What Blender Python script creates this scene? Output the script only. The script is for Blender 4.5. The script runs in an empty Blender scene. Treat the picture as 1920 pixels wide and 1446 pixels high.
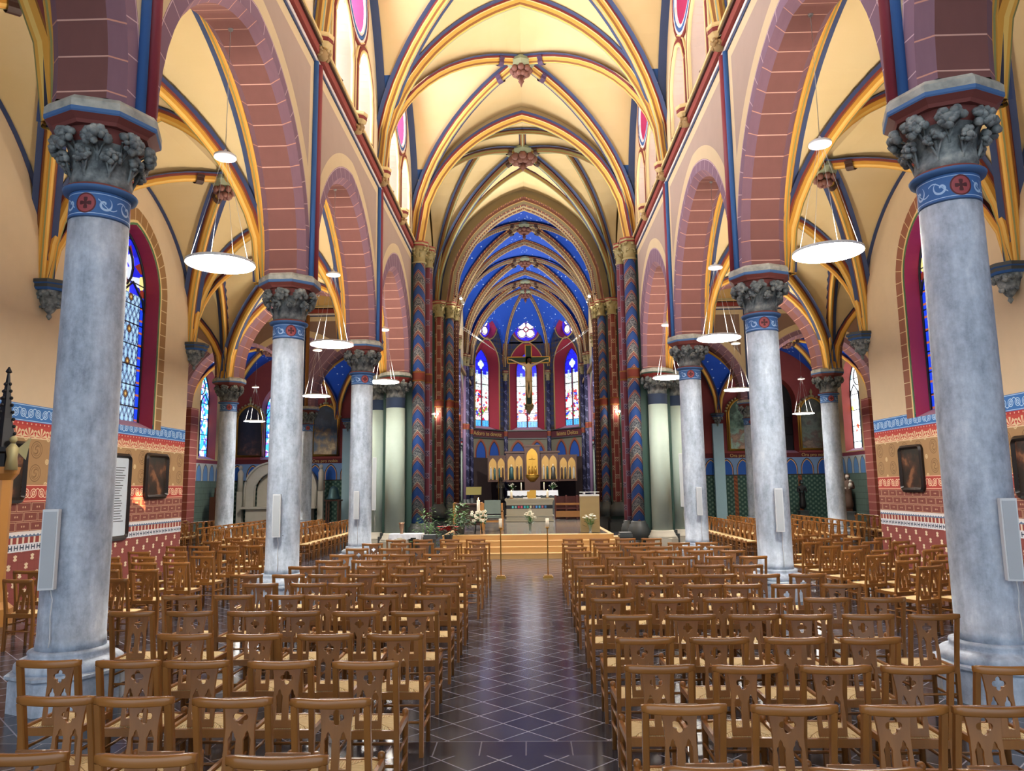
import bpy, bmesh, math, random
from mathutils import Vector, Matrix
from math import pi, sin, cos, sqrt, atan2
sc = bpy.context.scene
COL = sc.collection
rnd = random.Random(11)

# ------------------------------------------------------------------ camera, sky, exposure
cam = bpy.data.objects.new('camera', bpy.data.cameras.new('camera'))
COL.objects.link(cam); sc.camera = cam
cam.data.sensor_fit = 'HORIZONTAL'; cam.data.sensor_width = 36.0
cam.data.lens = 36.0 * 1389.0 / 1920.0
cam.data.clip_start = 0.05; cam.data.clip_end = 300
_pi, _ya, _ro = 0.1366, 0.0212, -0.0122
fw = Vector((-sin(_ya)*cos(_pi), cos(_ya)*cos(_pi), sin(_pi)))
ri = Vector((cos(_ya), sin(_ya), 0)); up = ri.cross(fw)
r2 = ri*cos(_ro) + up*sin(_ro); u2 = -ri*sin(_ro) + up*cos(_ro)
mw = Matrix.Identity(4)
for _i in range(3):
    mw[_i][0] = r2[_i]; mw[_i][1] = u2[_i]; mw[_i][2] = -fw[_i]
mw[0][3] = 0.057; mw[1][3] = 0.0; mw[2][3] = 1.95
cam.matrix_world = mw

world = bpy.data.worlds.new('sky'); sc.world = world; world.use_nodes = True
bg = world.node_tree.nodes['Background']
bg.inputs[0].default_value = (0.80, 0.90, 1.0, 1); bg.inputs[1].default_value = 1.7
sc.view_settings.view_transform = 'Standard'
sc.view_settings.look = 'None'
sc.view_settings.exposure = 0.30
sc.view_settings.gamma = 1.0
sc.view_settings.use_curve_mapping = False
K_LAMP_DN, K_LAMP_UP, K_CLER, K_GLASS = 92.0, 80.0, 22.0, 3.0
K_CROSS, K_APSE, K_ALTAR, K_CHOIR, K_LEDGE = 800, 5200, 4600, 650, 170

# ------------------------------------------------------------------ plan of the church (metres)
S = 6.027
Y1 = 7.186; Y0 = Y1 - S; Y2 = Y1 + S; Y3 = Y1 + 2*S; Y4 = Y1 + 3*S
YM = Y0 - S
Y5 = 34.0
CX = 4.3
NW = 3.92          # inner face of the nave wall
AW = 4.68          # aisle face of the nave wall
OW = 8.9           # aisle outer wall
ZA = 5.8           # top of abacus
ZS = 10.4          # string course, springing of the high vault

# ------------------------------------------------------------------ colours and node helpers
def lin(h):
    h = h.lstrip('#'); r = []
    for i in (0, 2, 4):
        c = int(h[i:i+2], 16)/255
        r.append(c/12.92 if c <= 0.04045 else ((c+0.055)/1.055)**2.4)
    return (r[0], r[1], r[2], 1.0)

class E:
    """tiny expression language over Math nodes"""
    def __init__(s, nt, sock): s.nt = nt; s.s = sock
    def _m(s, op, *a):
        n = s.nt.nodes.new('ShaderNodeMath'); n.operation = op
        for i, v in enumerate((s,)+a):
            if isinstance(v, E): s.nt.links.new(v.s, n.inputs[i])
            else: n.inputs[i].default_value = float(v)
        return E(s.nt, n.outputs[0])
    def _r(s, v):
        n = s.nt.nodes.new('ShaderNodeValue'); n.outputs[0].default_value = float(v); return E(s.nt, n.outputs[0])
    def __add__(s, o): return s._m('ADD', o)
    __radd__ = __add__
    def __sub__(s, o): return s._m('SUBTRACT', o)
    def __rsub__(s, o): return s._r(o)._m('SUBTRACT', s)
    def __mul__(s, o): return s._m('MULTIPLY', o)
    __rmul__ = __mul__
    def __truediv__(s, o): return s._m('DIVIDE', o)
    def __neg__(s): return s._m('MULTIPLY', -1)
    def __lt__(s, o): return s._m('LESS_THAN', o)
    def __gt__(s, o): return s._m('GREATER_THAN', o)
    def abs(s): return s._m('ABSOLUTE')
    def mod(s, m): return s._m('FLOORED_MODULO', m)
    def floor(s): return s._m('FLOOR')
    def sin(s): return s._m('SINE')
    def cos(s): return s._m('COSINE')
    def sqrt(s): return s._m('SQRT')
    def min(s, o): return s._m('MINIMUM', o)
    def max(s, o): return s._m('MAXIMUM', o)
    def atan2(s, o): return s._m('ARCTAN2', o)
    def btw(s, a, b): return (s > a) * (s < b)
def hyp(a, b): return (a*a + b*b).sqrt()
def OR(a, b): return a.max(b)

class G:
    def __init__(g, name):
        g.m = bpy.data.materials.new(name); g.m.use_nodes = True
        g.nt = g.m.node_tree; g.b = g.nt.nodes['Principled BSDF']; g.L = g.nt.links
        g.mo = g.nt.nodes['Material Output']
    def pos(g):
        n = g.nt.nodes.new('ShaderNodeNewGeometry'); s = g.nt.nodes.new('ShaderNodeSeparateXYZ')
        g.L.new(n.outputs['Position'], s.inputs[0]); g.pv = n.outputs['Position']
        return [E(g.nt, s.outputs[i]) for i in range(3)]
    def obj(g):
        n = g.nt.nodes.new('ShaderNodeTexCoord'); s = g.nt.nodes.new('ShaderNodeSeparateXYZ')
        g.L.new(n.outputs['Object'], s.inputs[0]); g.pv = n.outputs['Object']
        return [E(g.nt, s.outputs[i]) for i in range(3)]
    def uv(g):
        n = g.nt.nodes.new('ShaderNodeUVMap'); s = g.nt.nodes.new('ShaderNodeSeparateXYZ')
        g.L.new(n.outputs[0], s.inputs[0]); g.pv = n.outputs[0]
        return [E(g.nt, s.outputs[i]) for i in range(2)]
    def vec(g, x, y, z):
        n = g.nt.nodes.new('ShaderNodeCombineXYZ')
        for i, v in enumerate((x, y, z)):
            if isinstance(v, E): g.L.new(v.s, n.inputs[i])
            else: n.inputs[i].default_value = v
        return n.outputs[0]
    def noise(g, scale, vec=None, detail=3, rough=0.55, col=False):
        n = g.nt.nodes.new('ShaderNodeTexNoise'); n.inputs['Scale'].default_value = scale
        n.inputs['Detail'].default_value = detail; n.inputs['Roughness'].default_value = rough
        g.L.new(vec if vec is not None else g.pv, n.inputs['Vector'])
        return n.outputs['Color'] if col else E(g.nt, n.outputs[0])
    def voro(g, scale, vec=None, feature='F1', rnd_=1.0):
        n = g.nt.nodes.new('ShaderNodeTexVoronoi'); n.inputs['Scale'].default_value = scale
        n.feature = feature; n.inputs['Randomness'].default_value = rnd_
        g.L.new(vec if vec is not None else g.pv, n.inputs['Vector'])
        return n
    def mix(g, f, a, b):
        n = g.nt.nodes.new('ShaderNodeMix'); n.data_type = 'RGBA'
        if isinstance(f, E): g.L.new(f.s, n.inputs[0])
        else: n.inputs[0].default_value = f
        for v, i in ((a, 6), (b, 7)):
            if isinstance(v, (tuple, list)): n.inputs[i].default_value = v
            elif isinstance(v, str): n.inputs[i].default_value = lin(v)
            else: g.L.new(v, n.inputs[i])
        return n.outputs[2]
    def ramp(g, f, stops, const=False):
        n = g.nt.nodes.new('ShaderNodeValToRGB'); cr = n.color_ramp
        if const: cr.interpolation = 'CONSTANT'
        while len(cr.elements) < len(stops): cr.elements.new(0.5)
        for e, (p, c) in zip(cr.elements, stops):
            e.position = p; e.color = lin(c)
        g.L.new(f.s if isinstance(f, E) else f, n.inputs[0]); return n.outputs[0]
    def fin(g, color, rough=0.6, metal=0.0, bump=None, bs=0.1, emit=None, es=0.0, vary=0.0, spec=0.5, bd=0.02):
        if vary:
            nz = g.noise(3.1, detail=4)
            f = nz * (2*vary) + (1 - vary)
            n = g.nt.nodes.new('ShaderNodeVectorMath'); n.operation = 'SCALE'
            if isinstance(color, (tuple, list, str)):
                n.inputs[0].default_value = (lin(color) if isinstance(color, str) else color)[:3]
            else: g.L.new(color, n.inputs[0])
            g.L.new(f.s, n.inputs['Scale']); color = n.outputs[0]
        for v, nm in ((color, 'Base Color'), (rough, 'Roughness'), (metal, 'Metallic'), (spec, 'Specular IOR Level'), (emit, 'Emission Color'), (es, 'Emission Strength')):
            if v is None: continue
            i = g.b.inputs[nm]
            if isinstance(v, str): i.default_value = lin(v)
            elif isinstance(v, (int, float, tuple)): i.default_value = v
            else: g.L.new(v.s if isinstance(v, E) else v, i)
        if bump is not None:
            n = g.nt.nodes.new('ShaderNodeBump'); n.inputs['Strength'].default_value = bs; n.inputs['Distance'].default_value = bd
            g.L.new(bump.s if isinstance(bump, E) else bump, n.inputs['Height']); g.L.new(n.outputs[0], g.b.inputs['Normal'])
        return g.m

def plain(name, c, rough=0.6, metal=0.0, vary=0.08, spec=0.5):
    g = G(name); g.obj(); return g.fin(lin(c), rough, metal, vary=vary, spec=spec)
def glow(name, c, s):
    g = G(name); g.obj(); return g.fin(lin(c), 0.4, emit=lin(c), es=s)

M = {}
for nm, c, ro, me in [
    ('blue', '#2f5f9e', .7, 0), ('navy', '#38486f', .7, 0), ('red', '#7c2a26', .7, 0), ('cream', '#e2c98e', .7, 0), ('yellow', '#d39a3a', .7, 0),
    ('gold_brown', '#8c5a24', .7, 0), ('yellow_roll', '#e0b458', .65, 0), ('green_grey', '#97a184', .7, 0), ('beige', '#c9ad87', .8, 0), ('wall_cream', '#e4cda6', .85, 0),
    ('dull_red', '#8f3a33', .7, 0), ('olive', '#8f8a52', .7, 0), ('dark_brown', '#3f241a', .6, 0), ('choir_brown', '#6d3c2a', .6, 0), ('choir_gold', '#b3965c', .5, .2), ('choir_grey', '#8f8468', .6, 0),
    ('gold', '#c79a42', .35, .7), ('brass', '#b58a45', .3, .85), ('dark_green', '#24443b', .6, 0), ('pale_green', '#a3b3a9', .7, 0), ('iron', '#17171a', .5, .4),
    ('white_plastic', '#d9dee2', .4, 0), ('cable', '#d5dbe0', .5, 0), ('wax', '#efe6cf', .4, 0), ('cloth', '#dcdfe6', .85, 0), ('black_frame', '#1c1413', .3, 0),
    ('oak', '#b07a3c', .4, 0), ('dark_wood', '#4a2a1c', .45, 0), ('bronze', '#5c5b58', .4, .5), ('copper', '#a4826b', .3, .8), ('leaf', '#4d7a3b', .6, 0), ('leaf_dark', '#2d5233', .6, 0),
    ('petal', '#f2efdd', .6, 0), ('petal_red', '#b81c1c', .6, 0), ('flesh_paint', '#ead3a6', .5, 0), ('loin', '#e0c692', .7, 0), ('pale_stone', '#b3afa2', .7, 0), ('dark_stone', '#3c4142', .5, 0),
    ('pink', '#b3355e', .75, 0), ('maroon', '#8f1f35', .75, 0), ('plum', '#6b3a55', .7, 0), ('lead', '#22242c', .5, .3), ('white_paint', '#eee6e0', .7, 0), ('green_line', '#4f7b54', .7, 0),
    ('grey_fabric', '#73827c', .9, 0), ('sill', '#a77d90', .7, 0), ('wall_grey', '#4b4038', .8, 0), ('rosewood', '#5d241c', .5, 0), ('rust', '#7a3328', .75, 0), ('lilac', '#93728c', .8, 0),
    ('tan', '#b09068', .85, 0), ('red_faded', '#80443f', .75, 0), ('blue_faded', '#466fa3', .75, 0), ('steel', '#a9adb0', .3, .9), ('robe_brown', '#4a3428', .7, 0), ('robe_white', '#a9a39a', .7, 0), ('purple_shaft', '#503a5c', .6, 0), ('teal_metal', '#3d5a5c', .45, .5), ('altar_stone', '#a8a088', .25, 0)]:
    M[nm] = plain(nm, c, ro, me)
M['lamp_white'] = glow('lamp_white', '#fff8ec', K_LAMP_DN)
M['lamp_up'] = glow('lamp_up', '#fff0dc', K_LAMP_UP)
M['flame'] = glow('flame', '#ffc070', 25)
M['bulb'] = glow('bulb', '#fff0d8', 140)

def m_stone():
    g = G('column_stone'); x, y, z = g.obj()
    v = g.vec(x*3.0, y*3.0, z*0.5)
    a = g.noise(1.6, v, 5, .6); b = g.noise(14, None, 4, .7)
    b2 = g.noise(4.5, g.vec(x, y, z*.6), 5, .75)
    c = g.ramp(a*0.45 + b*0.2 + b2*.35, [(.36, '#7d899c'), (.46, '#a3b1c3'), (.55, '#bccadb'), (.64, '#d8e2ee')])
    sp = g.voro(1.9).outputs['Distance']
    c = g.mix(E(g.nt, sp) < .02, c, '#5a6068')
    return g.fin(c, .62, bump=b, bs=.25)
M['stone'] = m_stone()
def m_capital():
    g = G('carved_stone'); x, y, z = g.obj()
    a = g.noise(9, None, 4); c = g.ramp(a, [(.3, '#454b4f'), (.55, '#7f8889'), (.8, '#b8bcb6')])
    return g.fin(c, .7, bump=a, bs=.5)
M['carved'] = m_capital()
g = G('abacus_stone'); g.obj(); a = g.noise(7); M['abacus'] = g.fin(g.ramp(a, [(.3, '#858a86'), (.7, '#bdbfb5')]), .7, bump=a, bs=.2)

def m_band():
    g = G('painted_band'); x, y, z = g.obj()
    ang = y.atan2(x) * 0.3                      # arc length
    zc = z - 4.79
    per = 2*pi*0.3/3
    a = (ang + 0.09).mod(per) - per/2
    disc = hyp(a, zc)
    s = (a.abs() - per*0.30)
    k = hyp(s, zc)
    sw = (k*85 + s.atan2(zc)).sin() > .55
    line = OR((zc.abs()).btw(.098, .106), sw * (k < .075))
    wave = ((zc - (a*18).sin()*.055).abs() < .006)
    c = g.mix(OR(line, wave * (disc > .13)), '#3a6aa8', '#a9c9ea')
    cross = OR(a.abs() * 1.0 < (zc.abs()*.35 + .008), zc.abs() < (a.abs()*.35 + .008)) * (disc < .06) * ((a.abs().min(zc.abs())) < .02)
    c = g.mix(disc < .105, c, '#a14a4e'); c = g.mix(disc.btw(.09, .105), c, '#5f2326'); c = g.mix(cross, c, '#4f1c22')
    c = g.mix(zc.abs() > .125, c, '#2b4a74')
    return g.fin(c, .65, vary=.1)
M['band'] = m_band()

# brick-painted soffit, UV v = arc length
def m_soffit(name, c1, mort='#c9917f', step=.36):
    g = G(name); u, v = g.uv()
    ln = v.mod(step) < .016
    c = g.mix(ln, c1, mort); return g.fin(c, .8, vary=.1)
M['soffit'] = m_soffit('painted_voussoirs', '#744a46', '#cfa294')
M['chamfer'] = m_soffit('painted_chamfer', '#7e5e6c')

def arch_r(a, rise):
    c = (rise*rise - a*a)/(2*a)
    return a + c, c
A_HALF, A_RISE, A_Z = 2.58, 2.85, 5.95
def wall_paint(name, axis, line0, period, panel, a_half=A_HALF, rise=A_RISE, zs=A_Z, top=9.82, outer=.36):
    """painted arcade wall: lilac voussoirs, cream bands, plain panel. line0: a column line, period: bay"""
    g = G(name); p = g.pos(); u = p[axis]; z = p[2]
    R_, c_ = arch_r(a_half, rise)
    ub = (u - line0).mod(period) - period/2; ua = ub.abs()
    e = period/2 - ua
    d_up = hyp(ua + c_, z - zs) - R_
    d = g_sel(g, z > zs, d_up, ua - a_half)
    ang = g_sel(g, z > zs, (z - zs).atan2(ua + c_) * R_, (z - zs))
    inner = (d > .64) * (e > .34) * (z < top)
    c = g.mix(inner, '#dcc9a2', panel)
    ring = d < outer
    mort = OR(ang.mod(.36) < .013, d.btw(outer - .025, outer - .01))
    rc = g.mix(mort, '#8a6d82', '#d7bcc6')
    c = g.mix(ring, c, rc)
    edge = ((d - .64).abs() < .012) * (e > .34) * (z < top)
    return g.fin(c, .85, vary=.05)
def g_sel(g, f, a, b): return f*a + (1 - f)*b
M['nave_wall'] = wall_paint('nave_wall_paint', 1, Y1, S, '#b5a193')
M['transept_wall'] = wall_paint('transept_wall_paint', 0, CX, 6.0, '#8d7467')
M['aisle_side'] = plain('aisle_side_paint', '#d9b877', .85)

def m_vault(name, c, c2, star=False):
    g = G(name); x, y, z = g.pos()
    n = g.noise(.6, None, 3)
    col = g.mix(n, c, c2)
    if star:
        v = g.voro(3.6, None, 'F1', .7)
        st = E(g.nt, v.outputs['Distance']) < .15
        col = g.mix(st, col, '#b9d2f4')
    return g.fin(col, .9)
M['vault'] = m_vault('vault_cream', '#d2b880', '#decaa0')
M['vault_blue'] = m_vault('star_vault', '#1646b4', '#1b52c4', True)
M['vault_foot'] = m_vault('vault_foot_blue', '#2c62ac', '#34508a')
M['blue_tip'] = M['vault_foot']

def m_floor():
    g = G('slate_tiles'); x, y, z = g.pos()
    r = .2965
    a = ((x - .02) + y) * .70711; b = ((x - .02) - y) * .70711
    ga = ((a/r).mod(1) - .5).abs() > .482; gb = ((b/r).mod(1) - .5).abs() > .482
    grout = OR(ga, gb)
    ia = (a/r).floor(); ib = (b/r).floor()
    tint = g.noise(1.0, g.vec(ia*7.31, ib*3.77, 0.0), 0)
    yb = (y - 5.9).mod(5.1)
    band = (yb < .15) + (yb > 4.95)
    bl = OR(((x/.345).mod(1) < .03), OR(yb.btw(.15, .163), yb.btw(4.937, 4.95)))
    tb = g.noise(1.0, g.vec((x/.345).floor()*5.13, 0.0, 0.0), 0)
    n = g.noise(2.2, None, 5, .65)
    base = g.ramp(tint*.55 + n*.45, [(.3, '#2a2c36'), (.5, '#383b45'), (.7, '#4b4f5b')])
    c = g.mix(grout, base, '#a09fae')
    c = g.mix(band, c, g.ramp(tb*.6 + n*.4, [(.3, '#26262e'), (.7, '#3a3b46')])); c = g.mix(bl * OR(band, yb.btw(.15, .163)), c, '#77757f')
    ro = n * .08 + .13
    return g.fin(c, ro, bump=OR(grout, bl*band)*(-1.0), bs=.12, spec=.6, bd=.01)
M['floor'] = m_floor()
def m_marble():
    g = G('sanctuary_marble'); x, y, z = g.pos()
    n = g.noise(2.5, None, 6, .7); gr = OR((x/.6).mod(1) < .02, (y/.6).mod(1) < .02)
    c = g.mix(gr, g.ramp(n, [(.3, '#4c4a48'), (.7, '#7b7874')]), '#8d8a84'); return g.fin(c, n*.15 + .06, spec=.7)
M['marble'] = m_marble()
def m_wood(name, c1, c2, rough=.35, sc_=1.0, axis=2):
    g = G(name); p = g.obj()
    s = [14.0, 14.0, 14.0]; s[axis] = 1.3
    v = g.vec(p[0]*s[0]*sc_, p[1]*s[1]*sc_, p[2]*s[2]*sc_)
    oi = g.nt.nodes.new('ShaderNodeObjectInfo'); rv = E(g.nt, oi.outputs['Random'])
    n = g.noise(1.0, g.vec(p[0]*s[0]*sc_ + rv*7, p[1]*s[1]*sc_, p[2]*s[2]*sc_), 4, .6)
    c = g.mix(n*.8 + rv*.3, c1, c2); return g.fin(c, rough, bump=n, bs=.08, spec=.5)
M['chair_wood'] = m_wood('varnished_chair_wood', '#63401e', '#a26b33', .28)
M['chair_rail'] = m_wood('varnished_rail_wood', '#6c4521', '#ab733a', .22, 1.0, 0)
M['step_wood'] = m_wood('oak_step_wood', '#b58a50', '#cda468', .4, .4, 0)
M['oak2'] = m_wood('lectern_oak', '#8f7a4c', '#a8905c', .35, .5, 0)
def m_rush():
    g = G('woven_rush'); x, y, z = g.obj()
    q = (x.abs() > y.abs()); k = g_sel(g, q, y, x)
    w = (k*420).sin()*.5 + .5
    n = g.noise(30)
    c = g.mix(w*.5 + n*.5, '#c9a868', '#f3e2b4'); c = g.mix(((x.abs() - y.abs()).abs() < .004), c, '#a07c45')
    return g.fin(c, .7, bump=w, bs=.5)
M['rush'] = m_rush()

# aisle wall frieze (y along the wall, z bands)
def m_aisle_wall():
    g = G('aisle_wall_paint'); x, y, z = g.pos()
    u = y
    up_ = g.mix(g.noise(.5), '#d2ba96', '#dfcbaa')
    def cell(per, off=0.0): return (u + off).mod(per) - per/2
    # dado with small crosses
    iu = (u/.15).floor(); iz = (z/.15).floor(); cu = (u/.15).mod(1) - .5; cz = (z/.15).mod(1) - .5
    pat = ((iu + iz*2).mod(3) < .5) * (hyp(cu, cz) < .38) * OR((cu.abs() - cz.abs()).abs() < .16, cu.abs() < .07)
    jn = OR(((cu.abs() > .47) * ((iu + iz).mod(2) < .5)), ((cz.abs() > .47) * ((iu + iz).mod(2) > .5)))
    c = g.mix(pat, g.mix(jn, '#88433e', '#733632'), '#e3cfae')
    # H band
    h1 = cell(.15); hz = z - 1.0
    H = OR(((h1.abs() - .038).abs() < .013) * (hz.abs() < .045), hz.abs() * 1.0 < (.012 + h1*0)) * (h1.abs() < .055)
    c = g.mix(z > .93, c, g.mix(H, '#d5d7de', '#39485c'))
    q1 = cell(.15, .05)
    c = g.mix(z > 1.07, c, g.mix(OR(q1.abs() > .05, hyp(q1, z - 1.125) < .0), '#8c3a35', '#dccbb2'))
    c = g.mix(z > 1.18, c, g.mix(((u*60).sin()*.012 + 1.215 - z) > 0, '#d9dbe0', '#5f7290')); c = g.mix(z > 1.24, c, '#d9d3cf')
    # bricks with rosettes
    rz = ((z - 1.28)/.17); row = rz.floor(); bu = ((u + row*.19)/.38)
    fz = rz.mod(1); fu = bu.mod(1)
    bl = OR(OR((fz - .08).abs() < .03, (fz - .92).abs() < .03), OR((fu - .04).abs() < .015, (fu - .96).abs() < .015)) * fz.btw(.05, .95) * fu.btw(.025, .975)
    ro = (hyp((fu - .5).abs()*.38 - .03, (fz - .5)*.17) < .018)
    c = g.mix(z > 1.28, c, g.mix(OR(bl, ro), '#7b4038', '#c39a7c'))
    # red scroll
    s1 = cell(.42); sz = z - 1.95
    k = hyp(s1.abs() - .10, sz)
    sw = OR((k - .075).abs() < .009, (k - .035).abs() < .009); wv = (sz - (u*2*pi/.42).cos()*.08).abs() < .009
    sc1 = OR(sw, wv) * (sz.abs() < .12); ed = (sz.abs() - .138).abs() < .006
    c = g.mix(z > 1.79, c, g.mix(OR(sc1, ed), '#b0433b', '#eccfae'))
    # tan with circles
    t1 = cell(.62); tz = (z - 2.10).mod(.42) - .21
    kk = hyp(t1, tz); f1 = cell(.62, .31); kf = hyp(f1, (z - 2.31).mod(.42) - .21)
    ring = OR(((kk - .15).abs() < .008), ((kk - .11).abs() < .006)); sw2 = ((kk*70 + tz.atan2(t1)*2).sin() > .6) * (kk < .09)
    fl = OR((kf < .02), (kf - .04).abs() < .012)
    tc = g.mix(OR(ring, sw2), '#a9855c', '#80613f'); tc = g.mix(fl, tc, '#d8c193')
    c = g.mix(z > 2.1, c, tc)
    # red acanthus frieze
    p1 = cell(.34); pz = z - 2.94
    fan = (hyp(p1, pz - .02) < .16) * (((pz - .02).atan2(p1)*9).sin() > -.1) * (pz > .0) * (pz < .2)
    drop = (hyp(cell(.34, .17), (pz - .07)*.8) - .045).abs() < .012
    c = g.mix(z > 2.93, c, g.mix(OR(fan, drop), '#bf4b40', '#e2c7a0'))
    c = g.mix((z - 2.935).abs() < .012, c, '#e2c7a0')
    dots = hyp(cell(.12), z - 3.185) < .016
    c = g.mix(z > 3.15, c, g.mix(dots, '#b53c3a', '#e4b9a0'))
    # blue scroll
    b1 = cell(.40); bz = z - 3.375; bk = hyp(b1.abs() - .1, bz)
    bs_ = OR((bk - .07).abs() < .008, (bk - .035).abs() < .008); bw = (bz - (u*2*pi/.40).cos()*.085).abs() < .009; be = (bz.abs() - .135).abs() < .006
    c = g.mix(z > 3.22, c, g.mix(OR(OR(bs_, bw), be) * (bz.abs() < .142), '#3b78c0', '#b9dbf5'))
    c = g.mix(z > 3.53, c, up_)
    return g.fin(c, .85, vary=.06)
M['aisle_wall'] = m_aisle_wall()
M['window_brick'] = m_soffit('window_border_brick', '#9a7448', '#e6d2a6', .3)
M['window_brick_r'] = m_soffit('window_border_brick_right', '#955f49', '#e6d2a6', .3)

# chapel rear wall (x along the wall)
def m_chapel_wall():
    g = G('chapel_wall_paint'); x, y, z = g.pos(); u = x
    n = g.noise(1.2)
    c = g.mix(n, '#8c3f3c', '#7a3638')
    p = u.mod(.85) - .425; zz = z - 2.45
    d = g_sel(g, zz > .25, hyp(p.abs() + .12, (zz - .25)*.72) - .42, p.abs() - .30)
    # tapestry
    tp = OR(((u*22).sin()*(z*26).sin() > .35), ((z*13).sin().abs() < .08))
    tap = g.mix(tp, '#26463f', '#5d7566'); strip = ((u.mod(1.7) - .85).abs() < .10)
    tap = g.mix(strip, tap, g.mix((z*30 + u*20).sin() > 0, '#8a4f2c', '#6b3a22'))
    arc = g.mix(d < 0, '#6f8fb8', '#2859a8'); arc = g.mix((d - .03).abs() < .018, arc, '#3b2620'); arc = g.mix((d + .005).abs() < .014, arc, '#d9a25a')
    c = g.mix(z < 3.62, c, '#5a1c22'); c = g.mix(z < 3.36, c, arc); c = g.mix(z < 2.45, c, tap); c = g.mix((z - 2.45).abs() < .03, c, '#2b2b28')
    return g.fin(c, .85, vary=.08)
M['chapel_wall'] = m_chapel_wall()
def m_chapel_side():
    g = G('chapel_side_paint'); x, y, z = g.pos(); u = y
    c = g.mix(g.noise(.7), '#c9ab78', '#d8bf8e')
    p = u.mod(.75) - .375; zz = z - 2.45
    d = g_sel(g, zz > .3, hyp(p.abs() + .12, (zz - .3)*.72) - .38, p.abs() - .26)
    arc = g.mix(d < 0, '#aeb5b4', '#5b86b8'); arc = g.mix((d - .01).abs() < .02, arc, '#6a5a3a')
    ln = OR((z/.3).mod(1) < .06, ((u + (z/.3).floor()*.25)/.5).mod(1) < .03)
    blk = g.mix(ln, '#5c7066', '#3e4f48')
    c = g.mix(z < 3.5, c, '#7e3545'); c = g.mix(z < 3.32, c, arc); c = g.mix(z < 2.45, c, blk)
    return g.fin(c, .85, vary=.1)
M['chapel_side'] = m_chapel_side()
# apse wall: lower
def m_apse():
    g = G('apse_wall_paint'); u, v = g.uv(); z = v     # uv in metres, u centred on the facet
    n = g.noise(2.0, g.vec(u, v, 0.0), 4)
    c = g.mix(n, '#3a2a24', '#2a2226')
    dec = g.mix(((u*9).sin()*(v*9).sin()).abs() < .18, '#2b3558', '#4a4038')
    c = g.mix(z > 6.2, c, dec)
    c = g.mix(z.btw(5.38, 5.95), c, '#51222c'); c = g.mix(OR((z - 5.38).abs() < .04, (z - 5.95).abs() < .04), c, '#2c2c3c')
    ua = (u.abs() - .68).abs(); zz = z - 4.0
    d = g_sel(g, zz > .2, hyp(ua + .35, (zz - .2)*.8) - .82, ua - .47)
    arc = g.mix(d < 0, '#6d6a5c', '#1f4a9c'); arc = g.mix((d - .08).abs() < .06, arc, '#8a4a38'); arc = g.mix((d).abs() < .03, arc, '#3a2620')
    c = g.mix(z.btw(4.0, 5.36), c, arc)
    return g.fin(c, .8, vary=.1)
M['apse'] = m_apse()

# painted shafts (object coords, z up)
def m_chevron():
    g = G('chevron_shaft'); x, y, z = g.obj(); a = x.atan2(-y).abs()
    t = (z + (a*.22)) .mod(.86)/.86
    c = g.ramp(t, [(0, '#274f95'), (.30, '#1d3f7d'), (.36, '#c98a6a'), (.39, '#2f3d4c'), (.43, '#c4694f'), (.46, '#39445a'), (.50, '#c9ad8a'), (.53, '#333c4a'), (.86, '#47506a'), (.90, '#c98a6a'), (.93, '#2c3f55'), (.97, '#b9694c')], True)
    sw = t.btw(.53, .86) * ((g.noise(17, None, 2)*30).sin() > .2)
    c = g.mix(sw, c, '#8f9496'); return g.fin(c, .65, vary=.12)
M['chevron'] = m_chevron()
def m_fret(name, c1, c2, c3):
    g = G(name); x, y, z = g.obj(); a = y.atan2(x) / pi * 3
    ia = a.floor(); t = ((z + (ia.mod(2))*.38)/.76).mod(1)
    c = g.mix(t < .22, c1, c2); ln = OR(OR((t - .22).abs() < .02, t < .02), a.mod(1) < .12)
    fl = (t < .22) * ((x*70).sin()*(z*70).sin() > .1)
    c = g.mix(OR(ln, fl), c, c3); return g.fin(c, .65, vary=.12)
M['fret_red'] = m_fret('fret_red_shaft', '#7a3432', '#6a2b2a', '#b59a86')
M['fret_plum'] = m_fret('fret_plum_shaft', '#7a3a4c', '#4c3458', '#8f7a8c')
def m_dots():
    g = G('dotted_shaft'); x, y, z = g.obj(); a = y.atan2(x) / pi * 4
    k = hyp((a.mod(1) - .5)*.14, (z.mod(.2) - .1)); c = g.mix(k < .028, '#5a2c22', '#c79a72'); return g.fin(c, .65)
M['dots'] = m_dots()
def m_damask():
    g = G('damask_shaft'); x, y, z = g.obj(); n = g.noise(12, None, 3); w = ((z*9 + y.atan2(x)*1.2).sin() > .2)
    c = g.mix(w * (n > .5), '#262848', '#6b6d92'); return g.fin(c, .6)
M['damask'] = m_damask()
def m_choir_rib():
    g = G('choir_rib_band'); x, y, z = g.pos()
    d = hyp((x*3.0).mod(.3) - .15, (z*3.0 + y).mod(.3) - .15) < .07
    c = g.mix(d, '#5f3023', '#b8894a'); return g.fin(c, .6)
M['rib_dot'] = m_choir_rib()

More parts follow.
